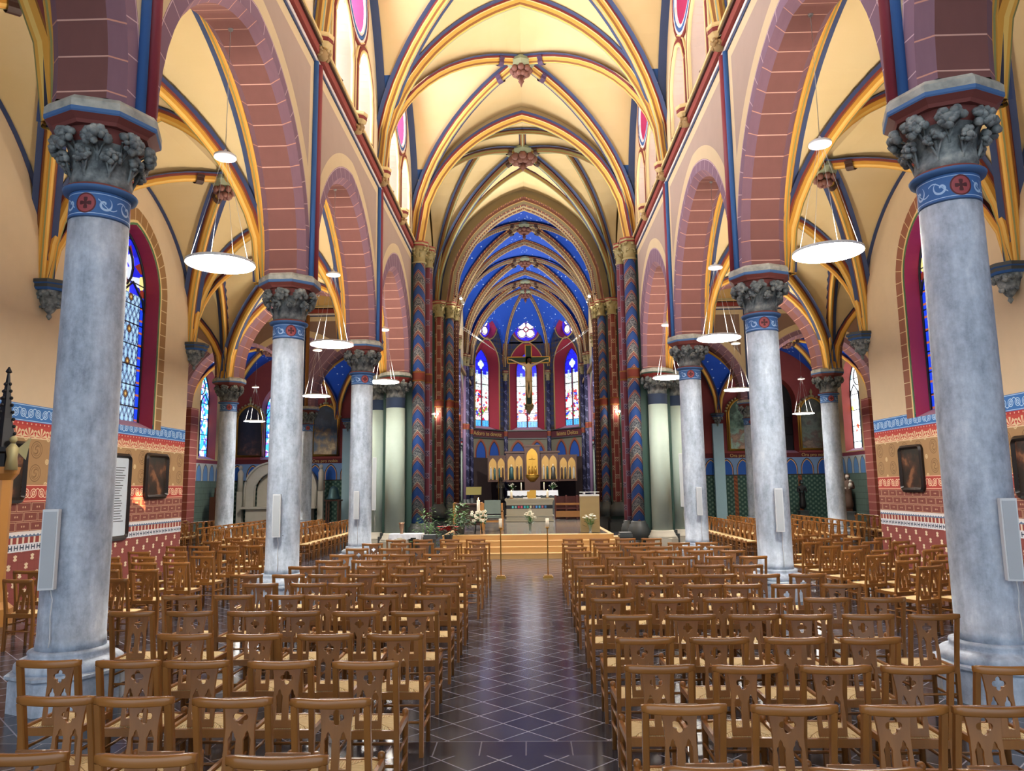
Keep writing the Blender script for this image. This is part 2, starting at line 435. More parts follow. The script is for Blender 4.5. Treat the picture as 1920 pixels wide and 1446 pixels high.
# stained glass. uv in metres: u centred, v = height
def m_glass_lattice():
    g = G('lattice_stained_glass'); u, v = g.uv()
    h = (u.abs() - .575); ha = h.abs()                     # two lights, centre of each at .575
    n = g.noise(3.0, g.vec(u, v, 0.0), 3)
    k1 = (h*2 + (v*8.2).sin()*.18).mod(.36) - .18; k2 = (h*2 - (v*8.2).sin()*.18).mod(.36) - .18
    lead = OR(k1.abs() < .032, k2.abs() < .032); lead = OR(lead, OR(k1.abs().btw(.075, .095), k2.abs().btw(.075, .095)))
    med = hyp(h, (v.mod(.766) - .383)); q = hyp(h, (v.mod(.383) - .19))
    c = g.mix(n, '#57a4e2', '#d9f2fb'); c = g.mix(lead, c, '#0a1f55')
    c = g.mix(med < .10, c, '#0a1024'); c = g.mix(med < .08, c, '#6a4420'); c = g.mix(med < .035, c, '#c9a65a')
    c = g.mix(ha > .42, c, g.mix((v.mod(.3) < .05), '#1a3fd8', '#b05a3a')); c = g.mix(ha.btw(.405, .425), c, '#050a18')
    figs = g.ramp(E(g.nt, g.voro(3.4, g.vec(u, v, 0.0)).outputs['Color'])*1.0, [(0, '#1420c8'), (.35, '#2a2fe0'), (.5, '#e8d98a'), (.6, '#7c2a1e'), (.72, '#cfd6f2'), (.85, '#1a1fb0')], True)
    c = g.mix(v > 6.6, c, figs)
    pnl = OR((v.mod(.98) < .03), u.abs() < .022); c = g.mix(pnl, c, '#05070c')
    return g.fin('#0a0a0a', .3, emit=c, es=K_GLASS*.36)
M['glass_lattice'] = m_glass_lattice()
def m_glass_fig(name, stops, seed, strength, zbot=6.2):
    g = G(name); u, v = g.uv()
    vec = g.vec(u*1.0 + seed, v, seed*1.3)
    big = g.voro(1.9, vec); sm = g.voro(6.0, vec); ed = g.voro(6.0, vec, 'DISTANCE_TO_EDGE')
    t = E(g.nt, big.outputs['Color']); t2 = E(g.nt, sm.outputs['Color'])
    c = g.ramp(t*.62 + t2*.38, stops, True)
    can = g.mix((t2 > .55), '#f1f2ee', '#b9c9c6')
    h = v - zbot
    c = g.mix(h > 2.6, c, can); c = g.mix(h > 3.75, c, g.mix(OR(hyp(u.abs() - .16, h - 4.45) < .15, hyp(u, (h - 4.45).abs() - .17) < .15), '#1a1ed0', '#cfeefa'))
    c = g.mix((h > 3.75)*((u*12).sin() > .5)*(h < 4.0), c, '#8fb0ff')
    lowp = (h < .45); c = g.mix(lowp, c, g.mix(((u*9).mod(1) - .5).abs() < .25, '#1266c8', '#64c8f2'))
    lead = OR(E(g.nt, ed.outputs['Distance']) < .025, (h - .45).mod(.85) < .03)
    c = g.mix(lead, c, '#101018')
    return g.fin('#0a0a0a', .3, emit=c, es=strength)
FST = [(0, '#ffffff'), (.36, '#e9eef5'), (.44, '#c9142e'), (.50, '#f2f4f6'), (.56, '#2340c8'), (.60, '#f6efe2'), (.66, '#d83a4a'), (.72, '#6cbf3a'), (.76, '#e9c8cc')]
M['glass_fig_a'] = m_glass_fig('figure_glass_left', FST, 1.7, K_GLASS*.5)
M['glass_fig_b'] = m_glass_fig('figure_glass_centre', FST, 4.3, K_GLASS*.5)
M['glass_fig_c'] = m_glass_fig('figure_glass_right', FST, 8.9, K_GLASS*.5)
def m_rose():
    g = G('rose_glass'); u, v = g.uv()          # uv centred
    r = hyp(u, v); a = v.atan2(u)
    lob = (hyp(u.abs() - .30, v.abs() - .30) < .33)
    c = g.mix(lob, '#2a20b8', '#ffe9ff'); cr = (u.abs().min(v.abs()) < .035); c = g.mix(cr*(r < .8), c, '#3a1f8c')
    c = g.mix(r < .16, c, '#f6e8d0'); c = g.mix((r - .18).abs() < .03, c, '#c0305a')
    return g.fin('#0a0a0a', .3, emit=c, es=K_GLASS*.5)
M['glass_rose'] = m_rose()
def m_glass_clear():
    g = G('pale_chapel_glass'); u, v = g.uv()
    t = g.voro(4.5, g.vec(u, v, 3.0)); c = g.ramp(E(g.nt, t.outputs['Color']), [(0, '#f4fbff'), (.55, '#ffffff'), (.72, '#9fe0e8'), (.78, '#ffd84a'), (.82, '#e24a2e'), (.86, '#e6f6ff')], True)
    ln = OR(v.mod(.8) < .04, u.abs() < .035); c = g.mix(ln, c, '#15181c')
    return g.fin('#0a0a0a', .3, emit=c, es=K_GLASS*1.0)
M['glass_pale'] = m_glass_clear()
def m_glass_blue():
    g = G('blue_chapel_glass'); u, v = g.uv()
    t = g.voro(6, g.vec(u, v, 7.0)); c = g.ramp(E(g.nt, t.outputs['Color']), [(0, '#3aa0e8'), (.45, '#dfeefc'), (.58, '#2a4fd8'), (.68, '#f0c8d0'), (.76, '#8c5ad0'), (.84, '#eafcff')], True)
    ln = OR(v.mod(.8) < .04, u.abs() < .05); c = g.mix(ln, c, '#10131c')
    return g.fin('#0a0a0a', .3, emit=c, es=K_GLASS*.7)
M['glass_blue'] = m_glass_blue()
M['glass_white'] = glow('daylight_glass', '#e4ecff', K_CLER)
M['glass_dim'] = glow('daylight_glass_right', '#e4e9ff', K_CLER*.14)
def m_painting(name, base, stops, sc_=3.0, seed=0.0):
    g = G(name); x, y, z = g.obj()
    n = g.noise(sc_, g.vec(x + seed, y + seed, z), 5, .6)
    r = hyp(x + y, z*.7)
    c = g.ramp(n - r*.28 + .08, stops); return g.fin(c, .35)
M['paint_dark'] = m_painting('dark_old_painting', '', [(.2, '#14100e'), (.44, '#2a1d16'), (.56, '#4e2e20'), (.66, '#8a5c3e')], 3.4)
M['paint_green'] = m_painting('green_saint_painting', '', [(.15, '#2f5248'), (.34, '#7da894'), (.45, '#6b4a34'), (.58, '#a07a58')], 2.2, 4.0)
M['paint_brown'] = m_painting('brown_saint_painting', '', [(.15, '#2c3b33'), (.34, '#596a58'), (.48, '#4a372a'), (.6, '#7f6850')], 2.0, 9.0)
M['paint_blue'] = m_painting('blue_saint_painting', '', [(.15, '#1d3547'), (.32, '#2d4b63'), (.46, '#7c6a4e'), (.6, '#c3ad7e')], 2.4, 14.0)
M['paper'] = plain('printed_notice', '#c8d3de', .5)

g = G('pilaster_brick'); x, y, z = g.pos(); M['pilaster_brick'] = g.fin(g.mix(z.mod(.36) < .018, '#8a4640', '#d2a896'), .8, vary=.08)
# ------------------------------------------------------------------ geometry helpers
class MB:
    """collects faces; build() links them as ONE mesh object"""
    def __init__(s): s.v = []; s.f = []; s.m = []; s.sm = []; s.uv = {}
    def add(s, pts, faces, mat=0, smooth=False):
        o = len(s.v); s.v += [tuple(p) for p in pts]
        for f in faces: s.f.append(tuple(i+o for i in f)); s.m.append(mat); s.sm.append(smooth)
        return s
    def quad(s, a, b, c, d, mat=0, uv=None):
        if uv: s.uv[len(s.f)] = uv
        return s.add([a, b, c, d], [(0, 1, 2, 3)], mat)
    def box(s, x0, x1, y0, y1, z0, z1, mat=0):
        p = [(x, y, z) for x in (x0, x1) for y in (y0, y1) for z in (z0, z1)]
        return s.add(p, [(0, 1, 3, 2), (4, 6, 7, 5), (0, 4, 5, 1), (2, 3, 7, 6), (0, 2, 6, 4), (1, 5, 7, 3)], mat)
    def cbox(s, c, d, mat=0): return s.box(c[0]-d[0]/2, c[0]+d[0]/2, c[1]-d[1]/2, c[1]+d[1]/2, c[2]-d[2]/2, c[2]+d[2]/2, mat)
    def lathe(s, prof, c=(0, 0, 0), n=24, mat=0, smooth=True, phase=0.0, mats=None, sx=1, sy=1, cap=True):
        """prof: list of (r, z)"""
        o = len(s.v); k = len(prof)
        for r, z in prof:
            for i in range(n):
                a = 2*pi*i/n + phase; s.v.append((c[0]+r*sx*cos(a), c[1]+r*sy*sin(a), c[2]+z))
        for j in range(k-1):
            for i in range(n):
                i2 = (i+1) % n
                s.f.append((o+j*n+i, o+j*n+i2, o+(j+1)*n+i2, o+(j+1)*n+i)); s.m.append(mats[j] if mats else mat); s.sm.append(smooth)
        if cap:
            s.f.append(tuple(o+i for i in reversed(range(n)))); s.m.append(mats[0] if mats else mat); s.sm.append(False)
            s.f.append(tuple(o+(k-1)*n+i for i in range(n))); s.m.append(mats[-1] if mats else mat); s.sm.append(False)
        return s
    def ball(s, c, r, mat=0, seg=8, sx=1, sy=1, sz=1):
        k = max(4, seg//2+1)
        return s.lathe([(max(r*sin(pi*j/k), 1e-4), -r*sz*cos(pi*j/k)) for j in range(k+1)], c, seg, mat, True, sx=sx, sy=sy, cap=False)
    def tube(s, pts, r, n=6, mat=0, taper=None):
        pts = [Vector(p) for p in pts]; o = len(s.v); N = len(pts)
        for j, p in enumerate(pts):
            t = (pts[min(j+1, N-1)] - pts[max(j-1, 0)]).normalized()
            a = t.cross(Vector((0, 0, 1)) if abs(t.z) < .95 else Vector((1, 0, 0))).normalized(); b = t.cross(a)
            rr = r if taper is None else (r[j] if isinstance(r, (list, tuple)) else r*(1+(taper-1)*j/(N-1)))
            if isinstance(r, (list, tuple)): rr = r[j]
            for i in range(n): s.v.append(tuple(p + (a*cos(2*pi*i/n) + b*sin(2*pi*i/n))*rr))
        for j in range(N-1):
            for i in range(n):
                i2 = (i+1) % n; s.f.append((o+j*n+i, o+j*n+i2, o+(j+1)*n+i2, o+(j+1)*n+i)); s.m.append(mat); s.sm.append(True)
        s.f.append(tuple(o+i for i in range(n))); s.m.append(mat); s.sm.append(False)
        s.f.append(tuple(o+(N-1)*n+i for i in reversed(range(n)))); s.m.append(mat); s.sm.append(False)
        return s
    def prism(s, poly, z0, z1, mat=0, plane='xy', at=0):
        """poly 2D extruded; plane xy: z0..z1; plane xz: y z0..z1; plane yz: x z0..z1"""
        n = len(poly)
        def P(p, h):
            return (p[0], p[1], h) if plane == 'xy' else (p[0], h, p[1]) if plane == 'xz' else (h, p[0], p[1])
        return s.add([P(p, z0) for p in poly] + [P(p, z1) for p in poly],
                     [tuple(range(n)), tuple(reversed(range(n, 2*n)))] + [(i, n+i, n+(i+1) % n, (i+1) % n) for i in range(n)], mat)
    def sweep(s, path, side, prof, mats, smooth=False, flip=False):
        """path: points; side: constant lateral vector; prof: (lateral, depth) list; depth goes along the inward normal"""
        path = [Vector(p) for p in path]; side = Vector(side).normalized(); N = len(path); k = len(prof); o = len(s.v)
        for j, p in enumerate(path):
            t = (path[min(j+1, N-1)] - path[max(j-1, 0)]).normalized()
            nrm = side.cross(t).normalized()
            if flip: nrm = -nrm
            for a, d in prof: s.v.append(tuple(p + side*a + nrm*d))
        for j in range(N-1):
            for i in range(k-1):
                s.f.append((o+j*k+i, o+j*k+i+1, o+(j+1)*k+i+1, o+(j+1)*k+i)); s.m.append(mats[i]); s.sm.append(smooth)
        return s
    def mesh(s, name, mats):
        me = bpy.data.meshes.new(name); me.from_pydata(s.v, [], s.f)
        if not isinstance(mats, (list, tuple)): mats = [mats]
        for m in mats: me.materials.append(M[m] if isinstance(m, str) else m)
        me.polygons.foreach_set('material_index', s.m); me.polygons.foreach_set('use_smooth', s.sm)
        if s.uv:
            ul = me.uv_layers.new(name='uv')
            for fi, uvs in s.uv.items():
                for li, q in zip(me.polygons[fi].loop_indices, uvs): ul.data[li].uv = q
        me.update(); return me
    def build(s, name, mats, parent=None, loc=None, rot=None, fixn=True):
        me = s.mesh(name, mats)
        if fixn and not s.uv:
            bm = bmesh.new(); bm.from_mesh(me); bmesh.ops.recalc_face_normals(bm, faces=bm.faces); bm.to_mesh(me); bm.free()
        return put(name, me, parent, loc, rot)
def put(name, me, parent=None, loc=None, rot=None):
    o = bpy.data.objects.new(name, me); COL.objects.link(o)
    if parent is not None: o.parent = parent
    if loc is not None: o.location = loc
    if rot is not None: o.rotation_euler = rot
    return o
def tag(o, label=None, cat=None, group=None, kind=None):
    if label: o['label'] = label
    if cat: o['category'] = cat
    if group: o['group'] = group
    if kind: o['kind'] = kind
    return o
def empty(name, loc=(0, 0, 0), rz=0.0, **k):
    o = bpy.data.objects.new(name, None); COL.objects.link(o); o.location = loc; o.rotation_euler = (0, 0, rz)
    o.empty_display_size = .1
    return tag(o, **k)
def struct(o): o['kind'] = 'structure'; return o
def copy_tree(o, parent=None):
    c = o.copy(); COL.objects.link(c); c.parent = parent
    for ch in list(o.children): copy_tree(ch, c)
    return c
def filled(polys, depth, bevel=0.0, name='shape'):
    """flat outline with holes, in the local XY plane, thickness 2*depth -> mesh"""
    cu = bpy.data.curves.new(name, 'CURVE'); cu.dimensions = '2D'; cu.fill_mode = 'BOTH'; cu.extrude = depth; cu.bevel_depth = bevel
    for pl in polys:
        sp = cu.splines.new('POLY'); sp.points.add(len(pl)-1)
        for p, q in zip(sp.points, pl): p.co = (q[0], q[1], 0, 1)
        sp.use_cyclic_u = True
    o = bpy.data.objects.new(name, cu); COL.objects.link(o)
    me = bpy.data.meshes.new_from_object(o, depsgraph=bpy.context.evaluated_depsgraph_get())
    bpy.data.objects.remove(o); bpy.data.curves.remove(cu); return me
def text_mesh(txt, size, depth=.004):
    cu = bpy.data.curves.new('t', 'FONT'); cu.body = txt; cu.size = size; cu.extrude = depth; cu.align_x = 'CENTER'; cu.align_y = 'CENTER'
    o = bpy.data.objects.new('t', cu); COL.objects.link(o)
    me = bpy.data.meshes.new_from_object(o, depsgraph=bpy.context.evaluated_depsgraph_get())
    bpy.data.objects.remove(o); bpy.data.curves.remove(cu); return me

def arch_pts(a, rise, zs, n=14, d=0.0):
    """pointed arch from left springing to right springing, offset d outwards"""
    R_, c_ = arch_r(a, rise); R_ += d
    out = []
    a1 = math.acos(min(1, c_/R_))
    for i in range(n+1):
        t = a1*i/n; out.append((-(R_*cos(t) - c_), zs + R_*sin(t)))
    return out + [(-x, z) for x, z in reversed(out[:-1])]

# ------------------------------------------------------------------ arcade walls
def arcade(name, axis, face, back, lines, ztop, fmat, bmat, a_half=A_HALF, rise=A_RISE, zs=A_Z, zbot=ZA, end0=None, end1=None):
    """wall on axis ('y' runs along y at x=face; 'x' runs along x at y=face), arches between successive lines"""
    mb = MB(); ch = .13; mid = (face+back)/2; sg = 1 if back > face else -1
    w0, w1 = face + sg*ch, back - sg*ch
    def P(u, d, z): return (d, u, z) if axis == 'y' else (u, d, z)
    for l0, l1 in zip(lines[:-1], lines[1:]):
        c = (l0+l1)/2; hw = abs(l1-l0)/2
        ah = hw - (S/2 - a_half) if axis == 'y' else a_half
        rs = rise*ah/a_half
        ins = [(-ah, zbot)] + arch_pts(ah, rs, zs) + [(ah, zbot)]
        out = [(-ah-ch, zbot)] + arch_pts(ah, rs, zs, d=ch) + [(ah+ch, zbot)]
        s_ = 0.0; sl = [0.0]
        for i in range(1, len(ins)): s_ += math.dist(ins[i], ins[i-1]); sl.append(s_)
        for i in range(len(ins)-1):
            (u0, z0), (u1, z1) = ins[i], ins[i+1]; (p0, q0), (p1, q1) = out[i], out[i+1]
            v0, v1 = sl[i], sl[i+1]
            mb.quad(P(c+u0, w0, z0), P(c+u1, w0, z1), P(c+u1, w1, z1), P(c+u0, w1, z0), 0, [(0, v0), (0, v1), (1, v1), (1, v0)])
            for dd, ww in ((face, w0), (back, w1)):
                mb.quad(P(c+p0, dd, q0), P(c+p1, dd, q1), P(c+u1, ww, z1), P(c+u0, ww, z0), 1, [(0, v0), (0, v1), (1, v1), (1, v0)])
        for dd, mt in ((face, 2), (back, 3)):
            # piers either side of the arch, then the spandrel
            for sg2, lo, hi in ((-1, l0, c-ah-ch), (1, c+ah+ch, l1)):
                mb.quad(P(lo, dd, zbot), P(hi, dd, zbot), P(hi, dd, ztop), P(lo, dd, ztop), mt)
            for i in range(1, len(out)-2):
                (p0, q0), (p1, q1) = out[i], out[i+1]
                if abs(p1-p0) < 1e-6: continue
                mb.quad(P(c+p0, dd, q0), P(c+p1, dd, q1), P(c+p1, dd, ztop), P(c+p0, dd, ztop), mt)
    l0, l1 = lines[0], lines[-1]
    mb.quad(P(l0, face, ztop), P(l1, face, ztop), P(l1, back, ztop), P(l0, back, ztop), 3)
    mb.uv.setdefault(0, [(0, 0)]*4)
    for k in range(len(mb.f)): mb.uv.setdefault(k, [(0, 0)]*len(mb.f[k]))
    return struct(mb.build(name, ['soffit', 'chamfer', fmat, bmat]))

for sd, sn in ((-1, 'left'), (1, 'right')):
    arcade('wall_nave_'+sn, 'y', sd*NW, sd*AW, [YM, Y0, Y1, Y2, Y3, Y4-.45], ZS, 'nave_wall', 'aisle_side')
    # west side of the transept: between nave pier and outer columns (plane y = Y4)
    xs = [sd*4.3, sd*10.3, sd*16.3]
    arcade('wall_transept_west_'+sn, 'x', Y4-.38, Y4+.38, sorted(xs), 15.5, 'aisle_side', 'aisle_side')
    arcade('wall_transept_east_'+sn, 'x', Y5-.0, Y5+.76, sorted(xs), ZS, 'transept_wall', 'aisle_side')

# ------------------------------------------------------------------ vaults
KF = .33
def F(t):
    t = min(1.0, abs(t)); return sqrt(max(0, (1+KF)**2 - (t+KF)**2)) / sqrt((1+KF)**2 - KF**2)
RIBP = [(-.31, .035), (-.17, .04), (-.15, .10), (-.115, .11), (-.10, .20), (-.055, .245), (-.02, .27), (.02, .27), (.055, .245), (.10, .20), (.115, .11), (.15, .10), (.17, .04), (.31, .035)]
RIBM = [0, 1, 2, 3, 4, 3, 5, 3, 4, 3, 2, 1, 0]
SETS = {'nave': ['navy', 'red', 'cream', 'yellow_roll', 'gold_brown', 'green_grey'],
        'aisle': ['navy', 'rust', 'gold_brown', 'yellow', 'yellow_roll', 'olive'],
        'cross': ['navy', 'dark_brown', 'rust', 'olive', 'gold_brown', 'green_grey'],
        'choir': ['rib_dot', 'choir_brown', 'choir_gold', 'choir_grey', 'rib_dot', 'choir_gold']}
def rib(parent, pts, side, kind='nave', sc_=1.0, name='vault_rib'):
    mb = MB(); mb.sweep(pts, side, [(a*sc_, d*sc_) for a, d in RIBP], RIBM)
    # keep the profile hanging below the web
    mid = len(pts)//2; k = len(RIBP)
    if mb.v[mid*k+6][2] > pts[mid][2]: mb = MB(); mb.sweep(pts, side, [(a*sc_, d*sc_) for a, d in RIBP], RIBM, flip=True)
    return mb.build(name, SETS[kind], parent, fixn=False)
def boss(parent, p, r=.3, pend=True, name='vault_boss'):
    mb = MB(); x, y, z = p
    mb.lathe([(r*1.25, .12), (r*1.3, 0), (r*1.1, -.1), (r*.95, -.14)], p, 8, 0, False)
    for i in range(8):
        a = 2*pi*i/8; mb.ball((x+r*.8*cos(a), y+r*.8*sin(a), z-.2), r*.34, 1, 6)
        mb.ball((x+r*.45*cos(a+.4), y+r*.45*sin(a+.4), z-.32), r*.3, 1, 6)
    if pend:
        mb.lathe([(r*.3, -.3), (r*.16, -.5), (r*.3, -.56), (r*.12, -.66), (.01, -.76)], p, 8, 1)
    return mb.build(name, ['green_grey', 'boss_red'], parent)
M['boss_red'] = plain('boss_paint', '#7c5146', .6)
def vault(name, q, zs, h, web, kind, ribs='FBd', foot=1.25, n=24, boss_r=.3, rs=1.0, wall_ribs='', extra=False, foot_mat='vault_foot', pend=True, feet=True, start=0.0):
    """quadripartite bay on plan quad q = (x0,y0),(x1,y0),(x1,y1),(x0,y1)"""
    q = [Vector((a, b, 0)) for a, b in q]
    def plan(s, t): return (q[0]*(1-s)*(1-t) + q[1]*(1+s)*(1-t) + q[2]*(1+s)*(1+t) + q[3]*(1-s)*(1+t))/4
    def Z(s, t): return zs + h*max(F(s), F(t))
    mb = MB(); idx = {}
    ss = [-cos(pi*i/n) if False else (-1+2*i/n) for i in range(n+1)]
    # sample denser near the springing
    ss = [math.copysign(1-(1-abs(v))**1.35, v) if v else 0.0 for v in ss]
    for i, s in enumerate(ss):
        for j, t in enumerate(ss):
            p = plan(s, t); idx[i, j] = len(mb.v); mb.v.append((p.x, p.y, Z(s, t)))
    for i in range(n):
        for j in range(n):
            zc = (Z(ss[i], ss[j]) + Z(ss[i+1], ss[j+1]) + Z(ss[i+1], ss[j]) + Z(ss[i], ss[j+1]))/4
            A_, B_, C_, D_ = idx[i, j], idx[i+1, j], idx[i+1, j+1], idx[i, j+1]
            sc_ = (ss[i]+ss[i+1])*(ss[j]+ss[j+1])
            for f_ in (((A_, B_, C_), (A_, C_, D_)) if sc_ > 0 else ((A_, B_, D_), (B_, C_, D_))): mb.f.append(f_); mb.m.append(0); mb.sm.append(False)
    root = struct(mb.build(name, [web], fixn=False))
    N = 26
    ts = [math.copysign(1-(1-abs(v))**1.3, v) if v else 0.0 for v in [(-1+2*i/N) for i in range(N+1)]]
    def arcpts(f): return [f(t) for t in ts]
    dv = lambda a, b: (plan(*b) - plan(*a)).normalized()
    def cross_side(d): return Vector((-d.y, d.x, 0))
    def line(a, b):
        pts = []
        for t in ts:
            s = a[0] + (b[0]-a[0])*(t+1)/2; u = a[1] + (b[1]-a[1])*(t+1)/2
            p = plan(s, u); pts.append((p.x, p.y, zs + h*F(t) ))
        return pts
    for k, (a, b) in {'F': ((-1, -1), (1, -1)), 'B': ((-1, 1), (1, 1)), 'L': ((-1, -1), (-1, 1)), 'R': ((1, -1), (1, 1))}.items():
        if k in ribs or k in wall_ribs:
            rib(root, line(a, b), cross_side(dv(a, b)), kind, rs*(.75 if k in wall_ribs else 1))
    if 'd' in ribs:
        for a, b in (((-1, -1), (1, 1)), ((1, -1), (-1, 1))):
            rib(root, line(a, b), cross_side(dv(a, b)), kind, rs*.92)
        c = plan(0, 0); boss(root, (c.x, c.y, zs+h-.22*rs), boss_r, pend)
        # painted collars round the boss
        for a in ((-1, -1), (1, 1), (1, -1), (-1, 1)):
            d = (plan(*a) - c).normalized(); sdv = cross_side(d)
            mb2 = MB()
            for rr, m_ in ((.75, 0),):
                ctr = c + d*rr*rs*1.15; zz = zs + h*F(rr*rs*1.15/(plan(*a)-c).length)
                pa = [ctr - d*.09, ctr + d*.09]
                mb2.sweep([(pa[0].x, pa[0].y, zz+.0), (pa[1].x, pa[1].y, zz-.03)], sdv, [(x_*rs*1.0+math.copysign(.012, x_), abs(y_)*rs+.02) for x_, y_ in RIBP[1:-1]], [0]*11)
                if mb2.v[6][2] > zz: 
                    mb2 = MB(); mb2.sweep([(pa[0].x, pa[0].y, zz+.0), (pa[1].x, pa[1].y, zz-.03)], sdv, [(x_*rs+math.copysign(.012, x_), abs(y_)*rs+.02) for x_, y_ in RIBP[1:-1]], [0]*11, flip=True)
            mb2.build('rib_collar', ['purple_shaft' if kind == 'nave' else 'dark_brown'], root, fixn=False)
    if kind == 'nave' and feet:
        wb = MB()
        for s in (-1, 1):
            for a_, b_ in zip(ts[:-1], ts[1:]):
                P4 = [(s*.985, a_), (s*.985, b_), (s*.925, b_), (s*.925, a_)]; pp = []
                for ss_, tt_ in P4:
                    p = plan(ss_, tt_*.985); pp.append((p.x, p.y, Z(abs(ss_) if F(ss_) > F(tt_) else ss_, tt_) - .015))
                wb.quad(*pp)
        wb.build('wall_line', ['navy'], root, fixn=False)
    if extra:
        for sx in (-1, 1):
            for sy in (-1, 1):
                for e in ((sx*.42, 0.0), (0.0, sy*.42)):
                    a = (sx, sy); pts = []
                    for i in range(17):
                        w = i/16; s = a[0]+(e[0]-a[0])*w; t = a[1]+(e[1]-a[1])*w
                        p = plan(s, t); pts.append((p.x, p.y, zs + h*F(1-w) * 1.0 + .0))
                    d = (plan(*e) - plan(*a)).normalized(); rib(root, pts, cross_side(d), kind, rs*.7)
        for a, b in (((-.42, 0), (.42, 0)), ((0, -.42), (0, .42))):
            p0, p1 = plan(*a), plan(*b); d = (p1-p0).normalized()
            rib(root, [(p.x, p.y, zs+h-.02) for p in [p0.lerp(p1, i/4) for i in range(5)]], cross_side(d), kind, rs*.7)
    if feet:
        # painted spandrel at each springing
        mbf = MB()
        for sx in (-1, 1):
            for sy in (-1, 1):
                P_ = []
                m_ = 9
                lim = 1.0
                for i in range(m_+1):
                    for j in range(m_+1):
                        s = sx*(1-.27*lim*i/m_); t = sy*(1-.27*lim*j/m_); p = plan(s*.999, t*.999)
                        P_.append((p.x - (q[1].x-q[0].x)*0 , p.y, min(Z(s, t), 1e9)-.006))
                for i in range(m_):
                    for j in range(m_):
                        a_ = i*(m_+1)+j; zz = [P_[a_][2], P_[a_+1][2], P_[a_+m_+2][2], P_[a_+m_+1][2]]
                        if max(zz) < zs + foot + .5: mbf.add([P_[a_], P_[a_+1], P_[a_+m_+2], P_[a_+m_+1]], [(0, 1, 2, 3)], 0)
        if mbf.f: mbf.build('painted_springing', [foot_mat], root, fixn=False)
    return root
def rect(x0, x1, y0, y1): return [(x0, y0), (x1, y0), (x1, y1), (x0, y1)]
ys = [YM, Y0, Y1, Y2, Y3, Y4]
for i in range(5):
    vault('ceiling_nave', rect(-4.0, 4.0, ys[i], ys[i+1]), ZS, 5.25, 'vault', 'nave', 'Bd' if i < 4 else 'd', foot=2.4, boss_r=.34)
    for sd in (-1, 1):
        xa, xb = (4.76, 9.0) if i < 4 else (4.76, 9.0)
        if i < 4: q = rect(min(sd*xa, sd*xb), max(sd*xa, sd*xb), ys[i], ys[i+1])
        else:
            q = [(sd*4.76, Y3), (sd*9.0, Y3), (sd*10.3, Y4-.35), (sd*4.76, Y4-.35)]
            if sd < 0: q = [q[1], q[0], q[3], q[2]]
        vault('ceiling_aisle', q, ZA-.05, 3.45, 'vault', 'aisle', 'Bd', foot=.9, boss_r=.24, rs=.8, wall_ribs='LR', pend=False)
# chancel arch at Y4 (face of the crossing)
r_ = struct(MB().box(-.01, .01, Y4, Y4+.01, 15.8, 15.81).build('trim_1', ['cream']))
rib(r_, [(3.86*t, Y4-.05, ZS+4.92*F(t)) for t in [(-1+2*i/30) for i in range(31)]], (0, 1, 0), 'nave', 1.15, 'chancel_arch')
# wall above the chancel arch
vault('ceiling_crossing', rect(-4.25, 4.25, Y4+.3, Y5), ZS, 5.75, 'vault', 'cross', 'd', foot=1.6, boss_r=.55, extra=True, n=20)
for sd in (-1, 1):
    x0, x1 = sorted((sd*4.3, sd*16.3))
    vault('ceiling_transept', rect(x0, x1, Y4+.3, Y5), ZS, 5.2, 'vault', 'nave', 'd', feet=False)
    x0, x1 = sorted((sd*10.3, sd*16.3))
    vault('ceiling_transept_aisle', rect(x0, x1, Y3, Y4-.35), ZA-.05, 3.4, 'vault', 'aisle', 'd', feet=False, rs=.8)
    for a, b in ((4.5, 10.3), (10.3, 16.2)):
        x0, x1 = sorted((sd*a, sd*b))
        vault('ceiling_chapel', rect(x0, x1, Y5+.76, 40.0), ZA-.05, 3.6, 'vault_blue', 'aisle', 'd', feet=False, rs=.75, pend=False)
CH = [Y5+.5, 40.2, 46.1, 50.2]
for i in range(3):
    vault('ceiling_choir', rect(-3.95, 3.95, CH[i], CH[i+1]), ZS, 5.3, 'vault_blue', 'choir', 'Bd', feet=False, boss_r=.36)
rc = struct(MB().box(-.01, .01, Y5, Y5+.01, 16.2, 16.21).build('trim_2', ['cream']))
for k_, (yy, sc2, ra) in enumerate(((Y5+.02, 1.0, 0.0), (Y5+.35, .8, .12))):
    rib(rc, [((3.75-ra)*t, yy, ZS+(5.25-ra)*F(t)) for t in [(-1+2*i/30) for i in range(31)]], (0, 1, 0), 'choir', 1.5*sc2, 'choir_arch')
# tympanum wall over the choir arch and behind the vaults
def gable(name, y, a, h, top, w, mat, zs=ZS):
    mb = MB(); pts = [(a*(-1+2*i/30), zs+h*F(-1+2*i/30)) for i in range(31)]
    for i in range(30):
        (x0, z0), (x1, z1) = pts[i], pts[i+1]; mb.quad((x0, y, z0), (x1, y, z1), (x1, y, top), (x0, y, top))
    for x0, x1 in ((-w, -a), (a, w)): mb.quad((x0, y, zs), (x1, y, zs), (x1, y, top), (x0, y, top))
    return struct(mb.build(name, [mat], fixn=False))
gable('wall_over_choir_arch', Y5+.3, 3.6, 5.15, 17.2, 4.6, 'vault')
gable('wall_over_chancel_arch', Y4+.05, 3.8, 4.86, 17.2, 4.6, 'vault')

